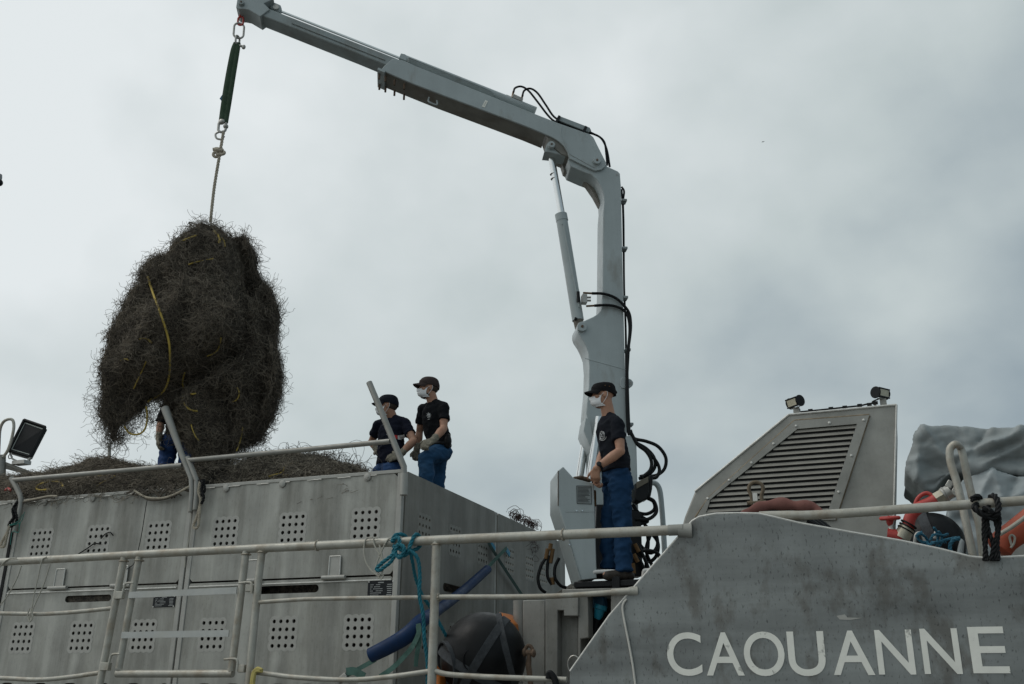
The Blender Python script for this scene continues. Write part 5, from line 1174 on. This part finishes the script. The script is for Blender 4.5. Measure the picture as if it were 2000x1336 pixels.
# bow shackle and sling behind the bulwark crest
sh = thing('bow_shackle', onY(1478, 1004, 6.25), 'rusty bow shackle standing on a white eye plate in front of the grille', 'shackle')
c = onY(1478, 955, 6.25); b = MB()
P = [c + np.array([x * .00325, 0, -y * .00325]) for x, y in ((-11, 30), (-11, 14), (-15, 2), (-13, -8), (-6, -13), (2, -13), (10, -8), (12, 2), (8, 14), (9, 30))]
b.tube(smooth_path(P, 4), [.012] * 37, 8); b.cyl(P[0] + np.array([-.03, 0, .012]), P[-1] + np.array([.02, 0, .012]), .013, 10); b.build('shackle_bow', mat('old_rust', (.16, .125, .085), .7, .3, .3, 25, .2, 80), sh)
MB().box(onY(1476, 985, 6.25), (.028, .02, .14)).build('eye_plate', alu_edge, sh)
sg = MB(); P = [onY(x, y, 6.12) for x, y in ((1448, 1010), (1465, 999), (1490, 990), (1522, 984), (1555, 988), (1588, 990), (1602, 1004))]
sg.tube(smooth_path(P, 5), [(.024 + .012 * math.sin(i / 30 * 3.14)) * (1 + .18 * math.sin(i * .9)) for i in range(31)], 14, squash=.75, ref=(0, 0, 1))
o = sg.build('round_sling', mat('faded_red_webbing', (.20, .085, .07), .85, 0, .2, 5, .3, 25, .12), loc=None, smooth=True); tag(o, 'faded brownish red lifting sling lying over the bulwark crest', 'sling')
dk = MB(); 
for q in range(3): dk.tube(smooth_path([onY(x + q * 8, y, 6.6 + .05 * q) for x, y in ((1578, 1016), (1594, 1026), (1614, 1044))], 3), .022, 8)
o = dk.build('hose_coil', black_p); tag(o, 'black hoses lying behind the bulwark under the handrail', 'hose')

# fire branch pipe on its red valve
YB = 6.45
fb = thing('fire_valve', onY(1740, 1060, YB), 'red fire hydrant valve with handwheel and a red branch pipe', 'hydrant')
def T(px, r, name, m, Y=YB, n=14, sm=0, par=None):
    P = [onY(x, y, Y) for x, y in px]; P = smooth_path(P, sm) if sm else P
    if not np.isscalar(r) and len(r) != len(P): r = list(np.interp(np.linspace(0, 1, len(P)), np.linspace(0, 1, len(r)), r))
    return MB().tube(P, r, n).build(name, m, par or fb)
T([(1733, 1046), (1762, 1050)], .046, 'valve_body', red_p)
T([(1748, 1012), (1742, 1026), (1741, 1040)], [.012, .016, .026], 'stem', steel)
hw = MB(); c = onY(1738, 1012, YB); hw.tube([c + np.array([.052 * math.cos(t), .052 * math.sin(t), .010 * math.sin(t)]) for t in np.linspace(0, 6.283, 22)[:-1]], .012, 8, closed=True)
for k in range(3): a = k * 2.09 + .4; hw.tube([c + np.array([.05 * math.cos(a), .05 * math.sin(a), 0]), c], .009, 6)
hw.ell(c - np.array([0, 0, .02]), (.024, .024, .035)); hw.build('handwheel', red_p, fb)
br = MB(); br.tube(smooth_path([onY(x, y, YB) for x, y in ((1772, 1037), (1778, 1010), (1793, 993), (1815, 983), (1832, 974))], 6), [.038, .037] + [.036] * 21 + [.035] * 2, 16); br.build('branch_pipe', red_p, fb)
T([(1785, 994), (1790, 978), (1798, 968), (1810, 963), (1821, 968)], .012, 'pipe_handle', red_p, sm=4)
T([(1760, 1052), (1772, 1030)], [.052, .046], 'coupling', mat('brassy_aluminium', (.42, .39, .31), .45, .5, .15, 20, .1, 60))
cp = MB(); A, B = onY(1768, 1036, YB), onY(1775, 1024, YB)
for t in (0, .45, .9): q = A + (B - A) * t; cp.cyl(q, q + unit(B - A) * .008, .051, 16)
cp.build('coupling_ring', rubber, fb)
T([(1828, 976), (1842, 968)], .043, 'coupling', MATS['brassy_aluminium'], n=6); T([(1842, 968), (1856, 960)], [.046, .042], 'coupling', steel)
cp = MB()
for dx, dy in ((0, -9), (10, 6)): cp.box(onY(1854 + dx, 956 + dy, YB), (.045, .06, .035), (B - A, (0, 1, 0), np.cross(B - A, (0, 1, 0))))
cp.cyl(onY(1845, 966, YB), onY(1847, 965, YB), .050, 16); cp.build('coupling_lug', steel, fb, bevel=.004)

# balls used as fenders
def ball(name, cx, cy, r, Y, label, straps, grp='round black buoy fenders'):
    c = onY(cx, cy, Y); t = thing(name, c - np.array([0, 0, r]), label, 'fender', grp)
    b = MB(); b.ell(c, (r, r, r), None, 72, 48); b.v = [tuple(c + (np.array(p) - c) * (1 + .010 * fbm((np.array(p) - c) / r, 1.6, 3) - .006 * abs(fbm((np.array(p) - c) / r + 5, 3.2, 2)))) for p in b.v]; b.build('ball', ball_m, t, angle=80)
    vd = unit(c - CAM); su = unit(np.cross(vd, (0, 0, 1))); sv = np.cross(su, vd)
    for (nx, ny, nz, w_) in straps:
        n = unit(su * nx + sv * ny - vd * nz); u, v = perp(n); off = n * r * w_[1]; rr_ = math.sqrt(1 - w_[1] ** 2) * (r + .006)
        s = MB(); prof = []
        rg = [[c + off + n * a + (rr_ + bb) * (math.cos(2 * math.pi * k / 64) * u + math.sin(2 * math.pi * k / 64) * v) for a, bb in ((-w_[0], -.006), (-w_[0], .003), (w_[0], .003), (w_[0], -.006))] for k in range(64)]
        s.rings(rg, closed=True); s.build('webbing_strap', mat('scuffed_webbing', (.050, .054, .058), .75, 0, .3, 20, .3, 120, spec=.2), t)
    return t, c, su, sv, vd
bt, c, su, sv, vd = ball('ball_fender', 944, 1283, .300, 6.55, 'big black ball fender bound with webbing straps behind the railing', [(.72, -.45, .05, (.028, .0)), (.42, .80, .12, (.028, -.30)), (.95, .25, .05, (.026, .55)), (.9, .2, -.35, (.026, -.86))])
q = MB(); q.tube([c - vd * .287 + su * (-.060 + .075 * math.cos(t)) + sv * (-.02 + .075 * math.sin(t)) + vd * .012 for t in np.linspace(0, 6.283, 30)[:-1]], .004, 6, closed=True); q.build('filler_plug', ball_m, bt)
ball('ball_fender', 1822, 1062, .20, 6.95, 'smaller black ball fender lying beside the red branch pipe', [(.85, .3, .1, (.03, .15))])
ob = MB(); cc = onY(975, 1250, 6.95); ob.prism([onY(x, y, 6.95) for x, y in ((948, 1225), (976, 1195), (998, 1217), (1000, 1240), (950, 1240))], TH * .25); o = ob.build('orange_float', mat('orange_plastic', (.55, .17, .035), .5, 0, .1, 8, .05, 40), bevel=.006); tag(o, 'orange plastic float poking out behind the big black ball fender', 'float')
o2 = MB().prism([onY(x, y, 6.3) for x, y in ((836, 1294), (842, 1300), (858, 1322), (858, 1400), (834, 1400))], TH * .12).build('orange_float', MATS['orange_plastic'], bevel=.02); tag(o2, 'orange plastic float low down behind the railing post', 'float')
# rusty turnbuckle
tb = thing('turnbuckle', onY(1033, 1340, 6.5), 'rusty turnbuckle with a shackle right of the big ball fender', 'turnbuckle')
b = MB(); b.cyl(onY(1022, 1274, 6.5), onY(1043, 1276, 6.5), .020, 10); b.ell(onY(1025, 1274, 6.5), (.016, .03, .030)); b.ell(onY(1042, 1276, 6.5), (.016, .03, .028)); b.tube(smooth_path([onY(x, y, 6.5) for x, y in ((1026, 1276), (1027, 1266), (1033, 1261), (1039, 1266), (1041, 1278))], 4), .013, 8); b.build('shackle', rust, tb)
MB().tube([onY(x, y, 6.5) for x, y in ((1034, 1276), (1032, 1300), (1036, 1330), (1041, 1400))], [.014, .020, .018, .016], 10).build('screw_body', rust, tb)
# deck box under the operator
YX = float(onC(1190, 1140, DCON + .1)[1]); dbx = thing('deck_box', onY(1195, 1150, YX), 'black lidded deck box with white grab handles at the operator\'s feet', 'box')
lid = MB().prism([onY(x, y, YX) for x, y in ((1121, 1136), (1275, 1130), (1275, 1143), (1121, 1148))], TH * .95).build('lid', black_p, dbx, bevel=.008)
MB().prism([onY(x, y, YX + .03) for x, y in ((1124, 1149), (1270, 1144), (1270, 1160), (1124, 1165))], TH * .85).build('tray', black_p, dbx)
for px in ([(1157, 1130), (1158, 1120), (1164, 1117), (1195, 1116), (1203, 1119), (1206, 1129)], [(1256, 1128), (1258, 1116), (1264, 1114), (1290, 1113), (1298, 1126)]):
    MB().tube(smooth_path([onY(x, y, YX + .05) for x, y in px], 4), .017, 10).build('grab_handle', mat('white_handle', (.62, .62, .60), .4, 0, .1, 10, .05, 50, 0, (.35, .18, .08), .3, 9), dbx)
MB().box(onY(1203, 1138, YX - .008), (.07, .02, .10)).build('latch', black_p, dbx, bevel=.004)
# blue socket plug in the recess
pg = thing('power_plug', onY(1170, 1240, YK + .2), 'bright blue power plug with black cable in the dark recess', 'plug')
tq = mat('turquoise_plastic', (.02, .25, .36), .45, 0, .1, 12); bq = mat('blue_plastic', (.015, .09, .17), .45, 0, .1, 12)
MB().box(onY(1172, 1176, YK + .2), (.09, .10, .09)).build('socket_box', bq, pg, bevel=.01)
MB().tube([onY(x, y, YK + .12) for x, y in ((1174, 1182), (1172, 1190), (1171, 1191), (1168, 1204), (1166, 1209))], [.048, .050, .040, .032, .022], 16).build('plug_body', tq, pg)
MB().tube(smooth_path([onY(x, y, YK + .12) for x, y in ((1166, 1207), (1163, 1225), (1160, 1250), (1162, 1300))], 4), .018, 10).build('cable', rubber, pg)

# ---------------------------------------------------------------- ropes and straps
blue_r = mat('turquoise_rope', (.012, .15, .20), .7, 0, .25, 14, .2, 90)
bk = thing('blue_rope', onY(795, 1075, YS), 'turquoise blue rope knotted round the top rail beside a railing post', 'rope')
a = MB()
def yp(px, dy): return [onY(x, y, YS) + np.array([0, d_, 0]) for (x, y), d_ in zip(px, dy)]
a.rope(yp([(773, 1062), (776, 1048), (786, 1044), (790, 1052), (782, 1066), (772, 1075), (778, 1085), (790, 1088), (802, 1084), (806, 1072), (812, 1050), (816, 1044), (817, 1056), (812, 1070), (800, 1078), (786, 1074), (774, 1068)], [-.045, -.04, .0, .04, .03, -.02, -.05, -.055, -.05, -.05, -.03, 0, .04, .03, -.03, -.055, -.045]), .013, .09, 5)
a.rope(yp([(772, 1060), (784, 1052), (790, 1062), (780, 1080), (790, 1092), (800, 1076), (790, 1066), (776, 1072)], [-.06, -.06, -.07, -.06, -.07, -.075, -.07, -.05]), .013, .09, 5); a.build('knot', blue_r, bk)
a = MB(); a.rope(yp([(780, 1082), (765, 1092), (750, 1103), (741, 1112), (746, 1116), (758, 1109), (772, 1098), (780, 1085)], [-.06, -.05, -.045, -.04, -.045, -.05, -.055, -.06]), .0125, .09, 5); a.build('bight', blue_r, bk)
a = MB(); a.rope(yp([(804, 1076), (815, 1083), (822, 1098), (824, 1130), (823, 1165), (829, 1200), (829, 1250), (832, 1290), (828, 1340)], [-.05, -.045, -.035, -.03, -.03, -.02, 0, .02, .05]), .0125, .09, 5); a.build('tail', blue_r, bk)
a = MB(); a.rope([onY(x, y, Y) for x, y, Y in ((802, 1080, 5.86), (806, 1100, 5.9), (812, 1130, 6.0), (826, 1165, 6.1), (843, 1190, 6.2), (857, 1215, 6.3), (868, 1236, 6.35), (880, 1260, 6.5))], .0115, .09, 5); a.build('tail', blue_r, bk)
cord = mat('grey_cord', (.42, .40, .34), .8, 0, .15, 20)
def loose(name, pxs, r, m, label, cat, Y=YS - .035, sm=6):
    a = MB()
    for px in pxs: a.tube(smooth_path([onY(x, y, Y) for x, y in px], sm), r, 7)
    o = a.build(name, m); return tag(o, label, cat)
loose('cord', [[(728, 1050), (716, 1052), (711, 1068), (714, 1095), (726, 1115), (740, 1125), (746, 1122)], [(738, 1050), (730, 1052), (732, 1066), (742, 1085), (748, 1110), (744, 1124)], [(768, 1048), (756, 1056), (744, 1080), (735, 1104), (738, 1118), (744, 1124)], [(741, 1064), (747, 1090), (746, 1118)], [(744, 1122), (740, 1128), (746, 1130), (749, 1122)]], .0055, cord, 'thin grey cord looped on the rail beside the blue rope', 'cord')
loose('cord', [[(0, 1108), (8, 1098), (20, 1091), (32, 1090)], [(42, 1105), (32, 1132), (14, 1165), (0, 1182)], [(91, 1088), (82, 1095), (74, 1130), (66, 1165), (62, 1190), (56, 1212)], [(98, 1102), (86, 1140), (72, 1172), (64, 1192), (60, 1214)], [(58, 1188), (54, 1202), (58, 1214), (64, 1205), (60, 1190)]], .005, cord, 'two thin white cords looped over the rail at the left edge', 'cord')
loose('cord', [[(1224, 1170), (1218, 1178), (1216, 1190), (1221, 1220), (1229, 1260), (1236, 1300), (1242, 1345)]], .0065, mat('white_cord', (.62, .60, .54), .7, 0, .1, 20), 'white cord hanging down the sloping bulwark edge', 'cord', YS - .008)
loose('yellow_rope_end', [[(512, 1309), (503, 1306), (495, 1314), (492, 1328), (490, 1350)], [(512, 1310), (500, 1311), (496, 1322), (494, 1340)]], .013, mat('pale_yellow_rope', (.50, .42, .14), .8, 0, .2, 20), 'short end of pale yellow rope tied at the foot of the gate post', 'rope')
br_ = thing('black_rope', onY(1920, 1080, YS), 'black rope hitched over the bulwark handrail, tails hanging down', 'rope')
YR = YS + .0
a = MB(); a.rope([onY(x, y, YR + d_) for x, y, d_ in ((1897, 976, -.02), (1910, 970, .0), (1915, 982, .05), (1903, 990, -.03), (1915, 1002, -.05), (1935, 1012, -.05), (1948, 1002, -.05), (1950, 985, -.03), (1944, 970, .0), (1936, 970, .04), (1930, 990, .02), (1922, 1004, -.04), (1938, 1000, -.07), (1920, 992, -.06))], .0165, .1, 5); a.build('hitch', rubber, br_)
a = MB()
for px in ([(1930, 1010), (1926, 1035), (1925, 1065), (1923, 1095)], [(1926, 1012), (1932, 1040), (1940, 1065), (1936, 1095)], [(1941, 1008), (1948, 1035), (1944, 1065), (1946, 1095)], [(1950, 1000), (1952, 1020), (1948, 1060), (1950, 1095)], [(1922, 1008), (1922, 1050), (1928, 1095)]):
    a.rope([onY(x, y, YR - .02) for x, y in px], .012, .08, 5)
a.build('tails', rubber, br_)
tg = MB()
S = np.array([onY(x, y, 6.2) for x, y in np.c_[RNG.uniform(1797, 1836, 12), RNG.uniform(1056, 1070, 12)]])
for s_ in curl(S, np.tile([0, -1.0, 0], (12, 1)), RNG, K=9, step=.015, lift=.03, curv=.6): tg.rope(list(s_[::2]), .008, .06, 3)
tg.rope([onY(x, y, 6.2) for x, y in ((1860, 1085), (1855, 1068), (1862, 1055), (1875, 1052))], .011, .07, 5)
o = tg.build('rope_tangle', mat('faded_blue_rope', (.03, .14, .21), .75, 0, .3, 14)); tag(o, 'tangle of faded blue rope in front of the smaller ball fender', 'rope')
for px_, w_ in (([(1786, 1062), (1790, 1044), (1800, 1042), (1806, 1058)], 'left bow'), ([(1826, 1052), (1828, 1040), (1834, 1042), (1832, 1056)], 'right bow')):
    loose('wire_bow', [px_], .010, steel, 'steel wire bow in the faded blue rope, ' + ('nearer the red valve' if w_[0] == 'l' else 'farther from the red valve'), 'wire', 6.28)
# blue sleeve on its strap across the container corner
bs = thing('blue_tube', onY(830, 1230, YC - .25), 'long dark blue tube strung on a green ratchet strap across the container corner', 'tube')
bl_m = mat('dark_blue_pvc', (.0065, .029, .090), .48, 0, .15, 5, .08, 20, 0, (.02, .03, .055), .4, 6, spec=.2)
def sp(x, y, t): return onY(x, y, YC - .28) * (1 - t) + onX(x, y, XR + .12) * t
P = [sp(x, y, t) for x, y, t in ((724, 1280, 0), (760, 1262, 0), (796, 1240, 0), (822, 1214, .3), (850, 1195, .7), (900, 1158, 1), (952, 1112, 1))]
rad = [.058, .062, .066, .060, .048, .046, .044]
sp_ = smooth_path(P, 6); b = MB(); b.tube(sp_, list(np.interp(np.linspace(0, 6, len(sp_)), range(7), rad)), 18); b.build('sleeve', bl_m, bs)
gs = mat('sea_green_webbing', (.075, .15, .125), .8, 0, .25, 12, .2, 80)
def strap(pts, wd, m, par, name, side):
    Q = smooth_path(pts, 5); b = MB(); rg = []
    for i, p in enumerate(Q):
        t_ = unit(Q[min(i + 1, len(Q) - 1)] - Q[max(i - 1, 0)]); s_ = np.asarray(side[0] * (1 - i / len(Q)) + side[1] * i / len(Q)); s_ = unit(s_ - t_ * (s_ @ t_)); n_ = np.cross(t_, s_)
        rg.append([p + s_ * wd / 2 + n_ * .0015, p - s_ * wd / 2 + n_ * .0015, p - s_ * wd / 2 - n_ * .0015, p + s_ * wd / 2 - n_ * .0015])
    b.rings(rg); return b.build(name, m, par, smooth=False)
vz = np.array([0, 0, 1.0]); vy = np.array([0, 1.0, 0])
strap([onY(x, y, YC - .28) for x, y in ((734, 1288), (712, 1300), (690, 1312), (672, 1322))], .035, gs, bs, 'strap', (vz, vz))
strap([onX(x, y, XR + .1) for x, y in ((946, 1116), (968, 1092), (990, 1070))], .04, gs, bs, 'strap', (vz, vz))
strap([onY(x, y, YC - .32) for x, y in ((817, 1218), (818, 1235), (806, 1262), (786, 1286), (765, 1306), (742, 1322))], .04, gs, bs, 'strap', (vz + UX, vz))
strap([onY(x, y, YC - .3) for x, y in ((816, 1222), (819, 1250), (814, 1280), (812, 1302))], .035, gs, bs, 'strap', (UX, UX * .5 + vy))
strap([onY(x, y, YC - .3) for x, y in ((676, 1312), (692, 1311), (712, 1322))], .06, gs, bs, 'strap', (vz, vz))
rt = MB(); rt.box(onY(668, 1326, YC - .3), (.10, .03, .05), (UX + vz * .7, vy, vz - UX * .7)); rt.cyl(onY(660, 1333, YC - .36), onY(660, 1333, YC - .2), .016, 10); rt.build('ratchet', steel, bs, bevel=.004)
o = strap([onX(x, y, XR + .05) for x, y in ((952, 1056), (965, 1078), (985, 1110), (1022, 1166), (1060, 1224))], .045, mat('dark_green_webbing', (.025, .055, .045), .8, 0, .2, 10), None, 'lashing_strap', (vy + vz, vy + vz)); tag(o, 'dark green lashing strap slanting down the end of the rear container', 'strap')
bt_ = MB()
for x, y in ((963, 1067), (992, 1078)): bt_.box(onX(x, y, XR + .03), (.01, .12, .05), ((1, 0, 0), (0, .85, -.35), (0, .35, .85)))
o = bt_.build('blue_tape', mat('cyan_tape', (.02, .22, .36), .5), smooth=False); tag(o, 'strips of bright blue tape stuck on the container end near the strap', 'tape')
hb = loose('black_hose', [[(1088, 1345), (1084, 1328), (1078, 1318), (1073, 1316), (1072, 1326)]], .021, rubber, 'bent black hose end hooked over the lower rail', 'hose', YS - .03)
# wire and rope bits on the containers
rs = thing('rope_becket', onY(392, 1000, YH), 'tan rope loop hanging beside the handrail socket between the containers', 'rope')
a = MB(); a.rope([onY(x, y, YH - .03) for x, y in ((391, 940), (388, 960), (392, 978), (386, 1005), (378, 1026), (381, 1032), (387, 1028), (389, 1010), (391, 985))], .013, .08, 5); a.build('loop', tan_r, rs)
a = MB(); a.rope([onY(x, y, YH - .04) for x, y in ((398, 936), (394, 955), (398, 972), (393, 984))], .013, .08, 5); a.rope([onY(x, y, YH - .03) for x, y in ((388, 938), (398, 944), (400, 958), (392, 968))], .012, .08, 5); a.build('dark_lashing', rubber, rs)
rs = thing('rope_lashing', onY(22, 1030, YH), 'black and tan rope lashing tied round the leaning post at the far left', 'rope')
a = MB(); a.rope([onY(x, y, YH - .02) for x, y in ((34, 980), (25, 995), (27, 1010), (20, 1020), (18, 1028), (30, 1024), (33, 1005), (26, 990))], .015, .09, 5); a.build('dark_lashing', rubber, rs)
a = MB(); a.rope([onY(x, y, YH - .03) for x, y in ((20, 1025), (14, 1040), (4, 1058), (2, 1068), (9, 1066), (12, 1052), (16, 1038))], .013, .08, 5); a.build('loop', tan_r, rs)
a = MB()
for px in ([(48, 1000), (40, 1020), (18, 1026), (36, 1018), (44, 1005)], [(38, 1022), (36, 1040), (24, 1038), (20, 1064)], [(40, 1020), (37, 1032)]): a.tube(smooth_path([onY(x, y, YH - .04) for x, y in px], 4), .0035, 6)
a.build('green_twine', mat('green_twine', (.03, .18, .15), .7), rs)
MB().box((XL - .012, YC + .01, 2.5), (.035, .05, 2.1)).build('gap_strip', rubber, rs)  # black strip filling the gap between two containers
loose('wire', [[(152, 1083), (172, 1070), (184, 1062), (196, 1062)], [(197, 1052), (206, 1043), (215, 1040), (221, 1046)]], .006, rubber, 'dark wire sticking out of the perforations in the middle of the gate container', 'wire', YC - .02)
loose('wire', [[(292, 955), (285, 990), (278, 1035), (271, 1070), (262, 1100), (247, 1112)]], .0035, rubber, 'thin dark wire hanging down the container front behind the gate', 'wire', YC - .03)
loose('lashing_line', [[(374, 1003), (371, 1040), (366, 1070), (362, 1085), (361, 1108)]], .006, cord, 'thin line hanging from the handrail socket along the container joint', 'line', YC - .03)

# ---------------------------------------------------------------- grey tarpaulins
def cloth(poly, Y, depth, name, m, parent, voxel=.015, folds=(), sm=2, amp=.03):
    b = MB(); b.prism([onY(x, y, Y) for x, y in poly], TH * depth)
    V, NN, F = remesh(b, voxel, sm)
    out = np.empty(len(V))
    for i, p in enumerate(V):
        q0 = (p[0] + p[2] * .6, p[1], p[2] * 1.1 - p[0] * .3); h = amp * 1.1 * (.35 - abs(fbm(q0, 2.4, 2))) + amp * .55 * (.3 - abs(fbm((q0[0] * 1.0, q0[1] + 4, q0[2] * 2.2), 4.5, 2))) + .012 * (.3 - abs(fbm((q0[0] * 2, q0[1], q0[2]), 11, 2)))
        for (a_, b_, w_, hh) in folds:
            ab = b_ - a_; t = min(1, max(0, (p - a_) @ ab / (ab @ ab))); q = p - (a_ + ab * t); dd = math.hypot(q[0], q[2]) / w_; h += hh * math.exp(-dd * 1.1)
        out[i] = h * (.30 + .70 * abs(NN[i][1]))
    return raw(name, V + NN * out[:, None], F, m, parent)
tarp_m = mat('grey_tarpaulin', (.275, .305, .305), .5, 0, .08, 5, .06, 25, 0, (.18, .18, .165), .4, 4)
tarp2 = mat('pale_grey_tarpaulin', (.37, .41, .415), .5, 0, .08, 5, .06, 25)
tp = thing('tarpaulin', onY(1900, 1080, 7.2), 'crumpled grey tarpaulin wrapped over bulky gear at the right edge', 'tarpaulin')
YT = 7.05
w = lambda x, y, Y=YT: onY(x, y, Y)
cloth([(1766, 922), (1776, 888), (1796, 848), (1804, 836), (1860, 834), (1930, 836), (1990, 840), (2080, 846), (2200, 860), (2200, 950), (2060, 935), (1990, 926), (1930, 918), (1880, 922), (1850, 932), (1838, 946), (1822, 958), (1806, 958), (1798, 942), (1782, 932)], YT, .9, 'upper_fold', tarp_m, tp,
    folds=[(w(1796, 845), w(1790, 935), .035, .035), (w(1996, 845), w(1880, 905), .05, .06), (w(2000, 870), w(1900, 922), .045, .05), (w(2080, 890), w(1960, 900), .05, -.06), (w(1860, 908), w(1990, 866), .03, -.05), (w(1820, 910), w(1870, 930), .05, -.05), (w(1850, 870), w(1850, 905), .06, -.03), (w(1800, 945), w(1850, 925), .03, .03), (w(1805, 838), w(1850, 900), .02, .03), (w(1850, 900), w(1990, 845), .022, .03), (w(1790, 900), w(1880, 885), .02, .025), (w(1930, 838), w(1900, 880), .02, -.03)], amp=.06)
cloth([(1850, 990), (1880, 935), (1920, 921), (1955, 925), (2000, 930), (2200, 945), (2200, 1120), (1840, 1120)], YT - .02, .8, 'lower_sheet', tarp2, tp,
    folds=[(w(1935, 925), w(1900, 1000), .03, .04), (w(1940, 925), w(1960, 985), .03, .03), (w(1985, 930), w(1965, 990), .03, -.04), (w(1890, 985), w(1990, 970), .04, .04), (w(1870, 1010), w(1990, 1020), .06, -.05)], amp=.035)
lh = thing('ladder_hoop', onY(1890, 1090, 6.3), 'tall narrow inverted U of pale tube standing behind the bulwark handrail', 'handrail')
P = [onY(x, y, 6.3) for x, y in ((1903, 1100), (1893, 1050), (1880, 990), (1868, 940), (1857, 905), (1855, 880), (1861, 870), (1868, 868)) ]; Q = [onY(x, y, 6.36) for x, y in ((1876, 875), (1882, 895), (1890, 935), (1901, 980), (1913, 1030), (1921, 1095))]
MB().tube(smooth_path(P + Q, 5), .0225, 12).build('hoop', rail_m, lh)
lb = thing('orange_liferaft', onY(1985, 1100, 6.4), 'orange red inflatable tube end at the right edge, a white loop on it', 'inflatable')
orr = mat('orange_red_fabric', (.42, .085, .04), .5, 0, .15, 6, .1, 40, 0, (.22, .04, .03), .5, 5)
b = MB(); b.tube(smooth_path([onY(x, y, 6.42) for x, y in ((1948, 1078), (1962, 1062), (1985, 1045), (2010, 1025), (2060, 985))], 5), [.05, .07] + [.085] * 19, 18); b.build('tube', orr, lb)
b = MB(); b.tube([onY(x, y, 6.30) for x, y in ((1952, 1044), (1975, 1030), (2010, 1005))], .012, 8); b.build('grab_line', cord, lb)
b = MB(); b.tube(smooth_path([onY(x, y, 6.32) for x, y in ((1976, 1066), (1972, 1050), (1976, 1045), (1982, 1050), (1980, 1062), (1974, 1070))], 4), .007, 6); b.build('loop', cord, lb)
b = MB(); b.prism([onY(x, y, 6.15) for x, y in ((1962, 1100), (1985, 1072), (2005, 1058), (2100, 1020), (2100, 1110))], TH * .02); o = b.build('side_plate', alu_vent); tag(o, 'plain grey plate sloping up at the right edge behind the bulwark', 'plate')
b = MB(); b.prism([onY(x, y, 6.5) for x, y in ((1876, 1050), (1884, 1056), (1880, 1100), (1868, 1100))], TH * .3); o = b.build('tarp_corner', tarp2, bevel=.01); tag(o, 'pale corner of covered gear between ball fender and tube hoop', 'cover')

# ---------------------------------------------------------------- far lamps and mast at the left
DM = 13.0
am = lambda x, y, d=0: atD(x, y, DM + d)
mst = thing('lamp_mast', (*am(-20, 960)[:2], .0), 'pale lamp mast with a bracket platform and tube hoop at the left edge', 'mast')
MB().tube([np.array([*am(0, 930)[:2], -.5]), am(3, 925), am(3, 890)], .055, 14).build('pole', rail_d, mst)
MB().prism([am(-60, 880), am(0, 897), am(3, 899), am(64, 922), am(62, 927), am(0, 906), am(-60, 890)], _fh * .55 + np.array([0, 0, .0])).build('platform', alu_side, mst, bevel=.01)
MB().tube(smooth_path([am(x, y, -.05) for x, y in ((-3, 895), (-2, 870), (0, 840), (6, 825), (16, 819), (25, 821), (27, 835), (22, 860), (15, 880), (6, 893))], 5), .020, 10).build('hoop', rail_m, mst)
MB().tube([am(-60, 890), am(-74, 600), am(-88, 330)], .05, 12).build('upper_pole', rail_d, mst)
MB().tube([am(-86, 347), am(-6, 347)], .03, 10).build('arm', rail_d, mst)
MB().lathe(am(-1, 340), (0, 0, -1), [(0, .01), (.01, .04), (.06, .048), (.12, .045)], 18).build('camera_dome', label_m, mst)
MB().ell(am(-1, 357), (.050, .050, .055)).build('dome_glass', black_p, mst)
fl = thing('floodlight', am(40, 925), 'big square floodlight tilted up on the mast platform at the left edge', 'lamp')
q = [am(48, 821, .16), am(89, 835, .10), am(59, 893, 0), am(18, 881, 0)]; nrm = unit(np.cross(q[1] - q[0], q[3] - q[0])); nrm = nrm if nrm @ _fh < 0 else -nrm
cc = sum(q) / 4; e = [cc + (p - cc) * 1.0 for p in q]; bk_ = [cc + (p - cc) * .72 - nrm * .18 - _r0 * .12 for p in q]; mid_ = [p - nrm * .06 for p in e]
b = MB(); b.rings([e, mid_, bk_]); b.build('housing', black_p, fl, bevel=.006, smooth=False)
ins = [cc + (p - cc) * .88 + nrm * .004 for p in q]; dp = [cc + (p - cc) * .35 - nrm * .05 for p in ins]
b = MB()
b.add([p + nrm * .002 for p in ins] + [p + nrm * .003 for p in dp], [(0, 1, 5, 4), (1, 2, 6, 5), (2, 3, 7, 6), (3, 0, 4, 7), (4, 5, 6, 7)]); b.build('reflector', mat('lamp_reflector', (.42, .44, .40), .3, .1, .1, 10), fl, smooth=False, fix=False)
b = MB(); L_ = [p + nrm * .012 for p in q]
for i in range(4): b.tube([L_[i], L_[(i + 1) % 4]], .022, 6)
b.build('bezel', black_p, fl)
b = MB(); b.tube([am(59, 893, 0), am(55, 902, .0), am(48, 904)], .022, 8); b.tube([am(18, 881, 0), am(24, 896), am(36, 902)], .012, 8); b.box(am(42, 904), (.22, .12, .05)); b.build('yoke', steel, fl)
b = MB(); b.tube(smooth_path([am(22, 886), am(17, 890), am(18, 896), am(24, 893), am(21, 887)], 4), .006, 6); b.build('cable', black_p, fl)
o = MB().tube([am(214, 866), am(211, 1000)], .022, 10).build('thin_pole', rail_d); tag(o, 'thin pale pole rising behind the net heap below the hanging net', 'pole')
# bird
bd = MB(); c = atD(1490, 277, 60.0); s = 60 / 1900.0
bd.ell(c, (s * 2.2, s * 1.0, s * .8), (_r0, _fh, _z))
for pts in ([(0, 0), (-2, 1.0), (-4, 3.2)], [(0, 0), (2.4, -1.4), (5, -.8)]):
    bd.tube([c + _r0 * a_ * s - _z * b_ * s for a_, b_ in pts], [s * .8, s * .6, s * .12], 8, squash=.3, ref=_fh)
o = bd.build('bird', rubber); tag(o, 'tiny dark bird flying in the sky right of the crane', 'bird')
